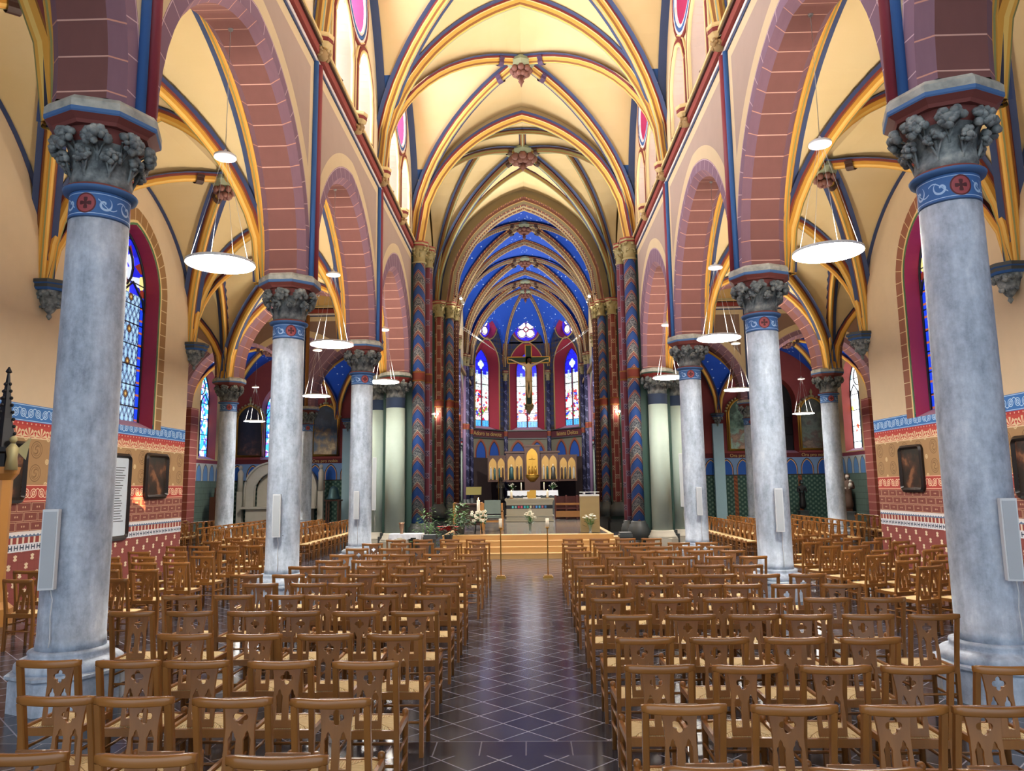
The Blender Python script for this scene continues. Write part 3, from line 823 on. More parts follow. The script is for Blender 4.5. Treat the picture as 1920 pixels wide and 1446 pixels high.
# apse
AP = [(-3.95, 50.2), (-1.62, 53.0), (1.62, 53.0), (3.95, 50.2)]
AC = Vector((0, 50.6, 0)); mb = MB(); n_ = 14
hub = (0, 50.35, ZS+5.2)
mats_ap = []
def ap_web(p0, p1):
    p0 = Vector((*p0, 0)); p1 = Vector((*p1, 0)); rows = []
    for i in range(n_+1):
        u = i/n_; row = []
        for j in range(n_+1):
            w = -1+2*j/n_
            e = p0.lerp(p1, (w+1)/2); p = Vector((hub[0], hub[1], 0)).lerp(e, u)
            z1 = ZS+.2+5.0*F(u); z2 = ZS+.2+3.6*F(w)*(u**.5)
            row.append((p.x, p.y, max(z1, z2)))
        rows.append(row)
    for i in range(n_):
        for j in range(n_): mb.quad(rows[i][j], rows[i][j+1], rows[i+1][j+1], rows[i+1][j])
for a_, b_ in zip(AP[:-1], AP[1:]): ap_web(a_, b_)
apc = struct(mb.build('ceiling_apse', ['vault_blue'], fixn=False))
for a_ in AP:
    d = (Vector((*a_, 0)) - Vector((0, hub[1], 0)))
    pts = [(d.x*u, hub[1]+d.y*u, ZS+.2+5.0*F(u)) for u in [i/16 for i in range(17)]]
    rib(apc, pts, (-d.y, d.x, 0), 'choir', .7)
boss(apc, (0, 50.35, 15.4), .36)
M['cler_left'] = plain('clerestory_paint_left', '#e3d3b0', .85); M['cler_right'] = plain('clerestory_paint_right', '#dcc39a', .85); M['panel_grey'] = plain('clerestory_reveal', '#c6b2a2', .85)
M['corbel_gold'] = plain('corbel_paint', '#a88a5c', .6)
M['maroon_shaft'] = plain('maroon_shaft_paint', '#8c3040', .5)
M['band_dark'] = plain('dark_blue_band', '#3c4c68', .6)
M['carved_gold'] = plain('gilded_carving', '#a59a6e', .5, .3)
M['lilac_shaft'] = plain('lilac_shaft_paint', '#7c6484', .6)
M['choir_wall'] = wall_paint('choir_wall_paint', 1, Y5+.5-5.8, 5.8, '#a9b8b8', rise=2.5)
M['apse_plain'] = plain('apse_plain_paint', '#3c3440', .8)
M['pilaster_blue'] = plain('pilaster_blue_paint', '#9fc3cf', .8)
# ------------------------------------------------------------------ floor, outer walls
struct(MB().quad((-18, -9, 0), (18, -9, 0), (18, 56, 0), (-18, 56, 0)).build('floor', ['floor'], fixn=False))

def wall_with_windows(name, x, sd, y0, y1, wins, ztop, mats, depth=.35, thick=.6):
    """outer aisle wall facing the nave; wins: list of (yc, half, sill, zs, rise)"""
    mb = MB(); out = x + sd*thick
    cuts = sorted([y0, y1] + [w[0]-w[1] for w in wins] + [w[0]+w[1] for w in wins])
    xi = x
    def q(a, b, z0, z1): mb.quad((xi, a, z0), (xi, b, z0), (xi, b, z1), (xi, a, z1), 0)
    prev = y0
    for (yc, hf, sill, zs, rise) in wins:
        q(prev, yc-hf, 0, ztop); q(yc-hf, yc+hf, 0, sill)
        pts = arch_pts(hf, rise, zs, 10)
        for (u0, z0), (u1, z1) in zip(pts[:-1], pts[1:]):
            mb.quad((xi, yc+u0, z0), (xi, yc+u1, z1), (xi, yc+u1, ztop), (xi, yc+u0, ztop), 0)
        prev = yc+hf
    q(prev, y1, 0, ztop)
    mb.quad((out, y0, 0), (out, y1, 0), (out, y1, ztop), (out, y0, ztop), 0)
    for yy in (y0, y1): mb.quad((xi, yy, 0), (out, yy, 0), (out, yy, ztop), (xi, yy, ztop), 1)
    return struct(mb.build(name, mats, fixn=False))
WN = 0
def lancet(x, sd, yc, hf, sill, zs, rise, glass, reveal, brick, axis='y', depth=.35, border=.34, mull=True, lines=True, strength=None):
    """window set into a wall: border, reveal, glass, tracery. Root mesh is the reveal."""
    global WN; WN += 1
    def P(u, d, z): return (x + sd*d, yc+u, z) if axis == 'y' else (yc+u, x + sd*d, z)
    mb = MB(); pts = [(-hf, sill)] + arch_pts(hf, rise, zs, 12) + [(hf, sill)]
    gx = .96; gp = [(u*gx, z if i not in (0, len(pts)-1) else z+.12) for i, (u, z) in enumerate(pts)]
    for (a, b), (c, d) in zip(zip(pts[:-1], pts[1:]), zip(gp[:-1], gp[1:])):
        mb.quad(P(a[0], 0, a[1]), P(b[0], 0, b[1]), P(d[0], depth, d[1]), P(c[0], depth, c[1]), 0)
    mb.quad(P(-hf, 0, sill), P(hf, 0, sill), P(gp[-1][0], depth, gp[-1][1]+.05), P(gp[0][0], depth, gp[0][1]+.05), 1)
    root = struct(mb.build('window_%d' % WN, [reveal, 'sill'], fixn=False))
    # painted brick border and coloured lines
    if brick:
        m2 = MB(); s_ = 0
        o1 = [(-hf-.05, sill)] + arch_pts(hf, rise, zs, 12, .05) + [(hf+.05, sill)]
        o2 = [(-hf-.05-border, sill)] + arch_pts(hf, rise, zs, 12, .05+border) + [(hf+.05+border, sill)]
        i0 = [(-hf, sill)] + arch_pts(hf, rise, zs, 12) + [(hf, sill)]
        i1 = [(-hf-.11, sill)] + arch_pts(hf, rise, zs, 12, .11) + [(hf+.11, sill)]
        for i in range(len(o1)-1):
            a, b, c, d = i1[i], i1[i+1], o2[i+1], o2[i]; L_ = math.dist(c, d)
            m2.quad(P(a[0], -.012, a[1]), P(b[0], -.012, b[1]), P(c[0], -.012, c[1]), P(d[0], -.012, d[1]), 0, [(0, s_), (0, s_+L_), (1, s_+L_), (1, s_)])
            m2.quad(P(i0[i][0], -.016, i0[i][1]), P(i0[i+1][0], -.016, i0[i+1][1]), P(o1[i+1][0], -.016, o1[i+1][1]), P(o1[i][0], -.016, o1[i][1]), 1, [(0, 0)]*4)
            m2.quad(P(o1[i][0], -.014, o1[i][1]), P(o1[i+1][0], -.014, o1[i+1][1]), P(i1[i+1][0], -.014, i1[i+1][1]), P(i1[i][0], -.014, i1[i][1]), 2, [(0, 0)]*4)
            s_ += L_
        m2.build('window_border', [brick, 'green_line', 'cream'], root, fixn=False)
    # glass
    m3 = MB(); n = len(gp)//2; zc = 0
    for i in range(len(gp)-1):
        a, b = gp[i], gp[i+1]
        za = gp[0][1]
        if abs(a[0]-b[0]) < 1e-6: continue
        m3.quad(P(a[0], depth, za), P(b[0], depth, za), P(b[0], depth, b[1]), P(a[0], depth, a[1]), 0, [(a[0], za), (b[0], za), (b[0], b[1]), (a[0], a[1])])
    m3.build('glass', [glass], root, fixn=False)
    # frame and mullion, with quatrefoil head
    m4 = MB(); fr = [P(u, depth-.02, z) for u, z in gp] + [P(gp[0][0], depth-.02, gp[0][1])]
    m4.tube(fr, .035, 5)
    if mull:
        m4.tube([P(0, depth-.03, gp[0][1]), P(0, depth-.03, zs-.05)], .035, 5)
        for sgn in (-1, 1):
            m4.tube([P(sgn*hf*.48 + hf*.46*u_, depth-.03, zs-.3 + v_) for u_, v_ in ((-1, 0), (-.8, .28), (0, .62), (.8, .28), (1, 0))], .028, 5)
        cr = hf*.44; m4.tube([P(cr*cos(t), depth-.03, zs+rise*.42+cr*sin(t)) for t in [2*pi*i/14 for i in range(15)]], .03, 5)
    zz = gp[0][1]+.9
    while zz < zs: m4.tube([P(-hf*gx, depth-.01, zz), P(hf*gx, depth-.01, zz)], .014, 4); zz += .95
    m4.build('tracery', ['lead'], root)
    return root

for sd, sn in ((-1, 'left'), (1, 'right')):
    wins = [((a+b)/2 - (.4 if sd > 0 else 0), 1.2, 3.42, 6.55, 1.5) for a, b in ((YM, Y0), (Y0, Y1), (Y1, Y2), (Y2, Y3))]
    wall_with_windows('wall_'+sn, sd*OW, sd, YM, Y3-.1, wins, 9.4, ['aisle_wall', 'soffit'])
    for w in wins[1:]:
        lancet(sd*OW, sd, *w, 'glass_lattice' if sd < 0 else 'glass_lattice', 'maroon' if sd < 0 else 'pink', 'window_brick' if sd < 0 else 'window_brick_r')
    # transept: outer end wall, west stub, chapel walls
    struct(MB().quad((sd*16.3, Y3-.1, 0), (sd*16.3, Y5+.8, 0), (sd*16.3, Y5+.8, 16), (sd*16.3, Y3-.1, 16)).build('wall_transept_end_'+sn, ['wall_cream'], fixn=False))
    struct(MB().quad((sd*8.9, Y3-.1, 0), (sd*16.3, Y3-.1, 0), (sd*16.3, Y3-.1, 9.5), (sd*8.9, Y3-.1, 9.5)).build('wall_transept_front_'+sn, ['wall_cream'], fixn=False))
    wc = [(37.2, 1.0, 3.55, 6.6, 1.6)]
    wall_with_windows('wall_chapel_'+sn, sd*16.2, sd, Y5+.4, 40.0, wc, 10.2, ['chapel_side', 'chapel_side'])
    lancet(sd*16.2, sd, *wc[0], 'glass_blue' if sd < 0 else 'glass_pale', 'dull_red', None, depth=.45)
    # chapel rear wall at y = 40 with one window per bay
    mb = MB()
    W2 = [(sd*13.25, 1.25, 3.6, 6.3, 1.5), (sd*7.3, 1.1, 3.6, 6.3, 1.5)]
    xs_ = sorted(((sd*4.3), sd*16.25)); prev = xs_[0]
    for (xc, hf, sill, zs, rise) in sorted(W2):
        mb.quad((prev, 40, 0), (xc-hf, 40, 0), (xc-hf, 40, 10.3), (prev, 40, 10.3)); mb.quad((xc-hf, 40, 0), (xc+hf, 40, 0), (xc+hf, 40, sill), (xc-hf, 40, sill))
        pts = arch_pts(hf, rise, zs, 10)
        for (u0, z0), (u1, z1) in zip(pts[:-1], pts[1:]): mb.quad((xc+u0, 40, z0), (xc+u1, 40, z1), (xc+u1, 40, 10.3), (xc+u0, 40, 10.3))
        prev = xc+hf
    mb.quad((prev, 40, 0), (xs_[1], 40, 0), (xs_[1], 40, 10.3), (prev, 40, 10.3))
    struct(mb.build('wall_chapel_rear_'+sn, ['chapel_wall'], fixn=False))
    for w in W2: lancet(40.0, 1, w[0], *w[1:], 'glass_blue' if (sd < 0) else 'lead', 'dull_red', None, axis='x', depth=.6)

# ------------------------------------------------------------------ clerestory above the string course
def clerestory(sd, sn):
    mb = MB(); x = sd*NW; root = None; th = .62
    gl = 'glass_white' if sd < 0 else 'glass_dim'
    for i in range(5):
        a, b = ys[i], ys[i+1]; c = (a+b)/2; top = 16.2
        holes = [(c-1.05, .8), (c+1.05, .8)]
        def q(y0, y1, z0, z1, m_=0): mb.quad((x, y0, z0), (x, y1, z0), (x, y1, z1), (x, y0, z1), m_)
        q(a, c-1.85, ZS, top); q(c+1.85, b, ZS, top); q(c-.25, c+.25, ZS, 12.95)
        r = .88; cz = 13.75; N = 24
        for yc, hf in holes:
            pts = arch_pts(hf, 1.05, 11.75, 8)
            for (u0, z0), (u1, z1) in zip(pts[:-1], pts[1:]): mb.quad((x, yc+u0, z0), (x, yc+u1, z1), (x, yc+u1, 12.95), (x, yc+u0, 12.95), 0)
        # oculus in the rectangle c-1.85..c+1.85, 12.95..top
        bx = [(-1.85, 12.95), (1.85, 12.95), (1.85, top), (-1.85, top)]
        def rectpt(t):
            dy, dz = cos(t), sin(t); s = 1e9
            if dy > 1e-9: s = min(s, 1.85/dy)
            if dy < -1e-9: s = min(s, -1.85/dy)
            if dz > 1e-9: s = min(s, (top-cz)/dz)
            if dz < -1e-9: s = min(s, (12.75-cz)/dz)
            return (x, c+dy*s, cz+dz*s)
        angs = sorted(set([2*pi*k/N for k in range(N)] + [math.atan2(z_-cz, y_) % (2*pi) for y_, z_ in ((-1.85, 12.75), (1.85, 12.75), (1.85, top), (-1.85, top))]))
        for t0, t1 in zip(angs, angs[1:]+[angs[0]+2*pi]):
            mb.quad((x, c+r*cos(t0), cz+r*sin(t0)), (x, c+r*cos(t1), cz+r*sin(t1)), rectpt(t1), rectpt(t0), 0)
    struct(mb.build('wall_clerestory_'+sn, ['cler_'+sn], fixn=False))
    global WN
    for i in range(5):
        c = (ys[i]+ys[i+1])/2; r = .88; cz = 13.75
        for off in (-1.05, 1.05):
            WN += 1
            pts = [(-.8, ZS)] + arch_pts(.8, 1.05, 11.75, 8) + [(.8, ZS)]; gp = [(u*.36, z-(.12 if z > ZS+.01 else 0)) for u, z in pts]
            m1 = MB()
            for (p0, p1), (g0, g1) in zip(zip(pts[:-1], pts[1:]), zip(gp[:-1], gp[1:])):
                m1.quad((x, c+off+p0[0], p0[1]), (x, c+off+p1[0], p1[1]), (x+sd*th, c+off+g1[0], g1[1]), (x+sd*th, c+off+g0[0], g0[1]))
            rt = struct(m1.build('window_%d' % WN, ['panel_grey'], fixn=False))
            m2 = MB()
            for g0, g1 in zip(gp[:-1], gp[1:]):
                if abs(g0[0]-g1[0]) > 1e-6: m2.quad((x+sd*th, c+off+g0[0], ZS), (x+sd*th, c+off+g1[0], ZS), (x+sd*th, c+off+g1[0], g1[1]), (x+sd*th, c+off+g0[0], g0[1]))
            m2.build('glass', [gl], rt, fixn=False)
            for d_, rr, mt in ((.10, .05, 'red'), (.22, .035, 'cream'), (.02, .05, 'cream')):
                m3 = MB(); m3.tube([(x-sd*.02, c+off+u, z) for u, z in [(-.8-d_, ZS+.1)] + arch_pts(.8, 1.05, 11.75, 8, d_) + [(.8+d_, ZS+.1)]], rr, 6)
                m3.build('moulding', [mt], rt)
        WN += 1; m1 = MB(); N = 28
        for k in range(N):
            t0, t1 = 2*pi*k/N, 2*pi*(k+1)/N
            m1.quad((x, c+r*cos(t0), cz+r*sin(t0)), (x, c+r*cos(t1), cz+r*sin(t1)), (x+sd*th, c+r*.8*cos(t1), cz+r*.8*sin(t1)), (x+sd*th, c+r*.8*cos(t0), cz+r*.8*sin(t0)))
        rt = struct(m1.build('window_%d' % WN, ['pink'], fixn=False))
        m2 = MB(); m2.add([(x+sd*th, c+r*.8*cos(2*pi*k/N), cz+r*.8*sin(2*pi*k/N)) for k in range(N)], [tuple(range(N))]); m2.build('glass', [gl], rt, fixn=False)
        for rr, tt, mt in ((r+.03, .04, 'white_paint'), (r+.11, .05, 'blue'), (r+.2, .04, 'white_paint'), (r+.3, .045, 'red')):
            m3 = MB(); m3.tube([(x-sd*.02, c+rr*cos(2*pi*k/N), cz+rr*sin(2*pi*k/N)) for k in range(N+1)], tt, 6); m3.build('moulding', [mt], rt)
clerestory(-1, 'left'); clerestory(1, 'right')

# string course with its mouldings, broken into one trim per side, and the wall shafts
TN = 2
def string_course(pts_fn, length0, length1, axis='y'):
    global TN; TN += 1; out = []
    segs = [(-.36, -.30, .02, 'navy'), (-.30, -.22, .035, 'white_paint'), (-.20, -.02, .10, 'dull_red'), (-.02, .03, .14, 'dark_brown'), (.03, .09, .17, 'cream'), (.09, .13, .15, 'green_grey'), (.13, .18, .10, 'cream')]
    mb = MB(); mats = []
    for i, (z0, z1, d, m_) in enumerate(segs):
        mats.append(m_)
        pts_fn(mb, length0, length1, ZS+z0, ZS+z1, d, i)
    return struct(mb.build('trim_%d' % TN, mats))
for sd, sn in ((-1, 'left'), (1, 'right')):
    def fn(mb, a, b, z0, z1, d, m_): mb.box(*sorted((sd*NW, sd*(NW-d))), a, b, z0, z1, m_)
    string_course(fn, YM, Y4-.35, 'y')
    def fn2(mb, a, b, z0, z1, d, m_): mb.box(*sorted((sd*4.3, sd*16.3)), Y5-d, Y5, z0, z1, m_)
    string_course(fn2, 0, 0)
    # transept upper wall
    struct(MB().quad((sd*4.3, Y5, ZS), (sd*16.3, Y5, ZS), (sd*16.3, Y5, 16), (sd*4.3, Y5, 16)).build('wall_transept_upper_'+sn, ['aisle_side'], fixn=False))

def foliage(mb, c, r, z0, n, mat, seed, size=.06, lobes=5, seg=6):
    rr = random.Random(seed)
    for i in range(n):
        a = 2*pi*i/n + rr.uniform(-.08, .08)
        bx, by = c[0]+r*cos(a), c[1]+r*sin(a)
        for k in range(lobes):
            da = rr.uniform(-1, 1); dz = rr.uniform(-1, 1); do = rr.uniform(-.4, .8)
            ta = a + da*size*1.1/r
            mb.ball((c[0]+(r+do*size*.6)*cos(ta), c[1]+(r+do*size*.6)*sin(ta), z0+dz*size*1.0), size*rr.uniform(.42, .72), mat, seg, sz=rr.uniform(.7, 1.1))
def corbel_boss(x, y, z, sd, axis='y', name='corbel_head'):
    mb = MB(); foliage(mb, (x, y, 0), .10, z-.12, 6, 0, int(abs(x*7+y*13)), .07, 4); mb.ball((x, y, z-.14), .12, 0, 8)
    mb.lathe([(.10, 0), (.17, .06), (.20, .08), (.20, .17), (.22, .19), (.22, .25), (.12, .27)], (x, y, z-.02), 8, 0, False, mats=[2, 2, 1, 2, 2, 3, 3])
    return mb
for sd, sn in ((-1, 'left'), (1, 'right')):
    for k, yy in enumerate([Y0, (Y0+Y1)/2, Y1, (Y1+Y2)/2, Y2, (Y2+Y3)/2, Y3, (Y3+Y4)/2]):
        TN += 1
        o = corbel_boss(sd*(NW-.12), yy, ZS, sd).build('trim_%d' % TN, ['corbel_gold', 'red', 'cream', 'navy'])
        struct(o)
        if k % 2 == 0:
            sh = MB(); xs0 = sd*(NW-.03)
            sh.tube([(xs0, yy+.055, ZA), (xs0, yy+.055, ZS-.34)], .085, 10, 0)
            sh.tube([(xs0, yy-.10, ZA), (xs0, yy-.10, ZS-.34)], .055, 8, 1)
            sh.build('wall_shaft', ['maroon_shaft', 'blue'], o)
for sd in (-1, 1):
    TN += 1; o = struct(corbel_boss(sd*10.3, Y5-.14, ZS, sd).build('trim_%d' % TN, ['corbel_gold', 'red', 'cream', 'navy']))
    sh = MB(); sh.tube([(sd*10.3+.06, Y5-.03, ZA), (sd*10.3+.06, Y5-.03, ZS-.3)], .085, 8, 0); sh.tube([(sd*10.3-.1, Y5-.03, ZA), (sd*10.3-.1, Y5-.03, ZS-.3)], .06, 8, 1); sh.build('wall_shaft', ['gold_brown', 'navy'], o)

# ------------------------------------------------------------------ columns
def capital(mb, r, z0, z1, foli, abacus_r, seed, mats=(0, 1, 2, 3, 4)):
    """mats: carved, red, blue, abacus"""
    h = z1-z0; ab = z1-.25
    bell = [(r*1.02, z0), (r*1.05, z0+.10), (r*1.0, z0+.2), (r*1.05, z0+.5*(ab-z0)), (r*1.2, z0+.78*(ab-z0)), (r*1.42, ab)]
    mb.lathe(bell, (0, 0, 0), 20, mats[0], mats=[mats[0], mats[0], mats[0], mats[0], mats[1]])
    rr = random.Random(seed)
    def crocket(a, rad, z, sz, n, bs):
        # a leafy knob: a dense head of small lobes curling over a stem
        for k in range(n):
            th = rr.uniform(0, 2*pi); q = sz*sqrt(rr.random()); da = q*cos(th)/rad; dz = q*sin(th)*.8
            out = .035*(1-(q/sz)**2) + rr.uniform(-.008, .012)
            mb.ball(((rad+out)*cos(a+da), (rad+out)*sin(a+da), z+dz), bs*rr.uniform(.7, 1.25), mats[0], 6, sz=rr.uniform(.7, 1.0))
        mb.tube([(r*1.0*cos(a), r*1.0*sin(a), z-.20), (r*1.1*cos(a), r*1.1*sin(a), z-.11), (rad*.97*cos(a), rad*.97*sin(a), z-.02)], .018, 5, mats[0])
        for s_ in (-1, 1):
            mb.tube([(r*1.05*cos(a), r*1.05*sin(a), z-.16), (r*1.2*cos(a+s_*.12), r*1.2*sin(a+s_*.12), z-.06), (rad*cos(a+s_*sz*.8/rad), rad*sin(a+s_*sz*.8/rad), z-.01)], .013, 4, mats[0])
    for k in range(8): crocket(2*pi*k/8, r*1.56, ab-.12, .118, 30, .042)
    for k in range(8): crocket(2*pi*(k+.5)/8, r*1.28, z0+.56*(ab-z0)-.03, .085, 18, .033)
    A = abacus_r
    mb.lathe([(A*.82, ab), (A*.86, ab+.03), (A*.98, ab+.075)], (0, 0, 0), 8, mats[1], False, pi/8)
    mb.lathe([(A*.98, ab+.075), (A, ab+.09), (A, ab+.125)], (0, 0, 0), 8, mats[2], False, pi/8)
    mb.lathe([(A*1.0, ab+.125), (A*1.0, ab+.20), (A*.93, z1)], (0, 0, 0), 8, mats[3], False, pi/8)
RC = .29
def column_meshes():
    base = MB().lathe([(.49, 0), (.49, .27), (.47, .29)], n=8, smooth=False, phase=pi/8)
    base.lathe([(.50, .285), (.52, .30), (.52, .325), (.45, .34)], n=8, smooth=False, phase=pi/8)
    base.lathe([(.44, .335), (.455, .36), (.45, .40), (.41, .43), (.36, .44), (.345, .46), (.355, .485), (.35, .505), (.30, .515)], n=32)
    shaft = MB().lathe([(RC*1.035, .51), (RC*1.01, .62)] + [(RC*(1.0-.05*(k/8)**2), .62+k*.504) for k in range(9)], n=36)
    band = MB().lathe([(.279, 4.65), (.281, 4.66), (.279, 4.91), (.28, 4.92)], n=36)
    cap = MB(); cap.lathe([(.28, 4.92), (.335, 4.935), (.345, 4.965), (.32, 4.99), (.30, 5.0)], n=32, mats=[2, 2, 1, 1])
    capital(cap, .275, 4.99, 5.8, 10, .555, 5)
    return base.mesh('base', ['stone']), shaft.mesh('shaft', ['stone']), band.mesh('painted_band', ['band']), cap.mesh('capital', ['carved', 'red_faded', 'blue_faded', 'abacus'])
CM = column_meshes()
def column(x, y, label, rz=0.0, group='round stone columns'):
    t = empty('stone_column', (x, y, 0), rz, label=label, cat='column', group=group, kind='thing')
    for nm, me in zip(('base', 'shaft', 'painted_band', 'capital'), CM): put(nm, me, t)
    return t
for sd, sn, rz in ((-1, 'left', 2.55), (1, 'right', -.35)):
    for k, yy in enumerate((Y1, Y2, Y3)):
        rz = (2.55-(.62, .22, .2)[k]) if sd < 0 else -.35
        column(sd*CX, yy, 'grey stone column with carved capital, %s arcade, %s from the front' % (sn, ('nearest', 'second', 'third')[k]), rz)
    column(sd*10.3, Y4, 'shorter-looking grey column standing between %s side aisle and transept' % sn, rz)
    column(sd*10.3, Y5+.38, 'far grey column in front of the %s transept chapels' % sn, rz)

# pale green half columns, parts of the crossing pier
def respond(root, x, y):
    t = MB().lathe([(.33, .5), (.315, 4.7)], n=28).build('half_column', ['pale_green'], root, (x, y, 0))
    MB().lathe([(.50, 0), (.50, .26), (.48, .28)], n=8, smooth=False, phase=pi/8).lathe([(.46, .27), (.47, .31), (.42, .35), (.40, .42), (.37, .45), (.37, .50), (.33, .52)], n=24).build('base', ['pale_stone'], t)
    MB().lathe([(.318, 4.62), (.32, 4.94), (.34, 4.96)], n=28).build('painted_band', ['band_dark'], t)
    c = MB(); capital(c, .30, 4.95, 5.8, 9, .56, 9); c.build('capital', ['carved', 'red', 'dark_green', 'abacus'], t)

# crossing piers: painted colonettes round a dark green core
def shaftlet(root, x, y, r, z0, z1, mat, name='colonette', cap='carved_gold', capr=None):
    MB().lathe([(r, z0+.3), (r, z1-.75)], n=20).build(name, [mat], root, (x, y, 0))
    c = MB(); cr = capr or r*1.55
    c.lathe([(r*1.02, z1-.76), (r*1.2, z1-.74), (r*1.2, z1-.70), (r*1.02, z1-.68), (r*1.05, z1-.45), (r*1.45, z1-.16)], (0, 0, 0), 16, 0)
    foliage(c, (0, 0, 0), r*1.38, z1-.24, 6, 0, int(x*31+y), r*.42, 5); foliage(c, (0, 0, 0), r*1.15, z1-.46, 6, 0, int(x*37+y), r*.34, 4)
    c.lathe([(cr*.9, z1-.16), (cr*1.05, z1-.11), (cr*1.05, z1-.06), (cr*1.1, z1-.05), (cr*1.1, z1)], (0, 0, 0), 8, 0, False, pi/8, mats=[1, 0, 0, 1])
    c.build('capital', [cap, 'dull_red'], root, (x, y, 0))
    MB().lathe([(r*1.7, z0-.3), (r*1.7, z0+.05), (r*1.55, z0+.1), (r*1.5, z0+.18), (r*1.2, z0+.22), (r*1.25, z0+.28), (r, z0+.31)], (0, 0, 0), 16).build('base', ['dark_stone'], root, (x, y, 0))
    MB().lathe([(r*1.03, 5.55), (r*1.06, 5.6), (r*1.06, 5.85), (r*1.03, 5.9)], (0, 0, 0), 20, mats=[1, 0, 1]).build('shaft_ring', ['rust', 'gold_brown'], root, (x, y, 0))
def pier_core(root, x0, x1, y0, y1, z1):
    MB().box(x0, x1, y0, y1, 0, z1).build('core', ['dark_green'], root)
    MB().box(x0-.12, x1+.12, y0-.12, y1+.12, 0, .38).box(x0-.06, x1+.06, y0-.06, y1+.06, .38, .5).build('plinth', ['dark_stone'], root)
for sd, sn in ((-1, 'left'), (1, 'right')):
    t = empty('crossing_pier', (0, 0, 0), label='tall painted pier of chevron and plum shafts at nave end, %s side' % sn, cat='pier', kind='thing', group='painted crossing piers')
    x0, x1 = sorted((sd*3.86, sd*4.85)); pier_core(t, x0, x1, Y4-.33, Y4+.75, 10.1)
    shaftlet(t, sd*3.66, Y4-.30, .21, .5, 10.45, 'chevron'); shaftlet(t, sd*3.42, Y4+.22, .16, .5, 10.45, 'fret_plum')
    respond(t, sd*4.38, Y4-.62); respond(t, sd*5.12, Y4+.05)
    t = empty('crossing_pier', (0, 0, 0), label='painted pier of red, chevron and dotted shafts at the choir entrance, %s side' % sn, cat='pier', kind='thing', group='painted crossing piers')
    x0, x1 = sorted((sd*3.72, sd*4.6)); pier_core(t, x0, x1, Y5-.75, Y5+.5, 10.1)
    shaftlet(t, sd*3.95, Y5-.85, .20, .95, 10.45, 'fret_red'); shaftlet(t, sd*3.50, Y5-.55, .19, .95, 10.45, 'chevron'); shaftlet(t, sd*3.26, Y5-.05, .14, .95, 10.45, 'dots')

# choir side walls with arches, apse
for sd, sn in ((-1, 'left'), (1, 'right')):
    arcade('wall_choir_'+sn, 'y', sd*3.95, sd*4.6, [Y5+.5, 40.2, 46.1], 16.0, 'choir_wall', 'aisle_side', zbot=5.0, rise=2.5)
    struct(MB().quad((sd*3.95, 46.1, 0), (sd*3.95, 50.2, 0), (sd*3.95, 50.2, 16), (sd*3.95, 46.1, 16)).build('wall_choir_east_'+sn, ['apse_plain'], fixn=False))
    struct(MB().quad((sd*5.6, Y5+.8, 0), (sd*5.6, 50, 0), (sd*5.6, 50, 10), (sd*5.6, Y5+.8, 10)).build('wall_choir_aisle_'+sn, ['pale_green'], fixn=False))
    string = MB(); string.box(*sorted((sd*3.95, sd*3.78)), Y5+.5, 50.2, 8.9, 9.1); TN += 1; struct(string.build('trim_%d' % TN, ['choir_gold']))
    for k, (yy, mt) in enumerate(((40.2, 'damask'), (46.1, 'damask'))):
        t = empty('choir_pier', (0, 0, 0), label='choir pier of dark blue patterned and lilac shafts, %s side, %s from the crossing' % (sn, ('first', 'second')[k]), cat='pier', kind='thing')
        shaftlet(t, sd*3.76, yy, .15, .95, 10.3, mt); shaftlet(t, sd*3.9, yy-.32, .11, .95, 10.3, 'lilac_shaft')
        o = MB().lathe([(.32, .6), (.3, 4.2)], n=20).build('half_column', ['pale_green'], t, (sd*4.3, yy, 0)); c = MB(); capital(c, .28, 4.1, 5.0, 8, .5, 3); c.build('capital', ['carved', 'red', 'navy', 'dark_stone'], o)
        MB().lathe([(.5, 0), (.5, .3), (.4, .45), (.33, .62)], n=16).build('base', ['dark_stone'], o)
bpy.data.objects['wall_choir_left'].data.materials[2] = M['choir_wall']; bpy.data.objects['wall_choir_right'].data.materials[2] = M['choir_wall']

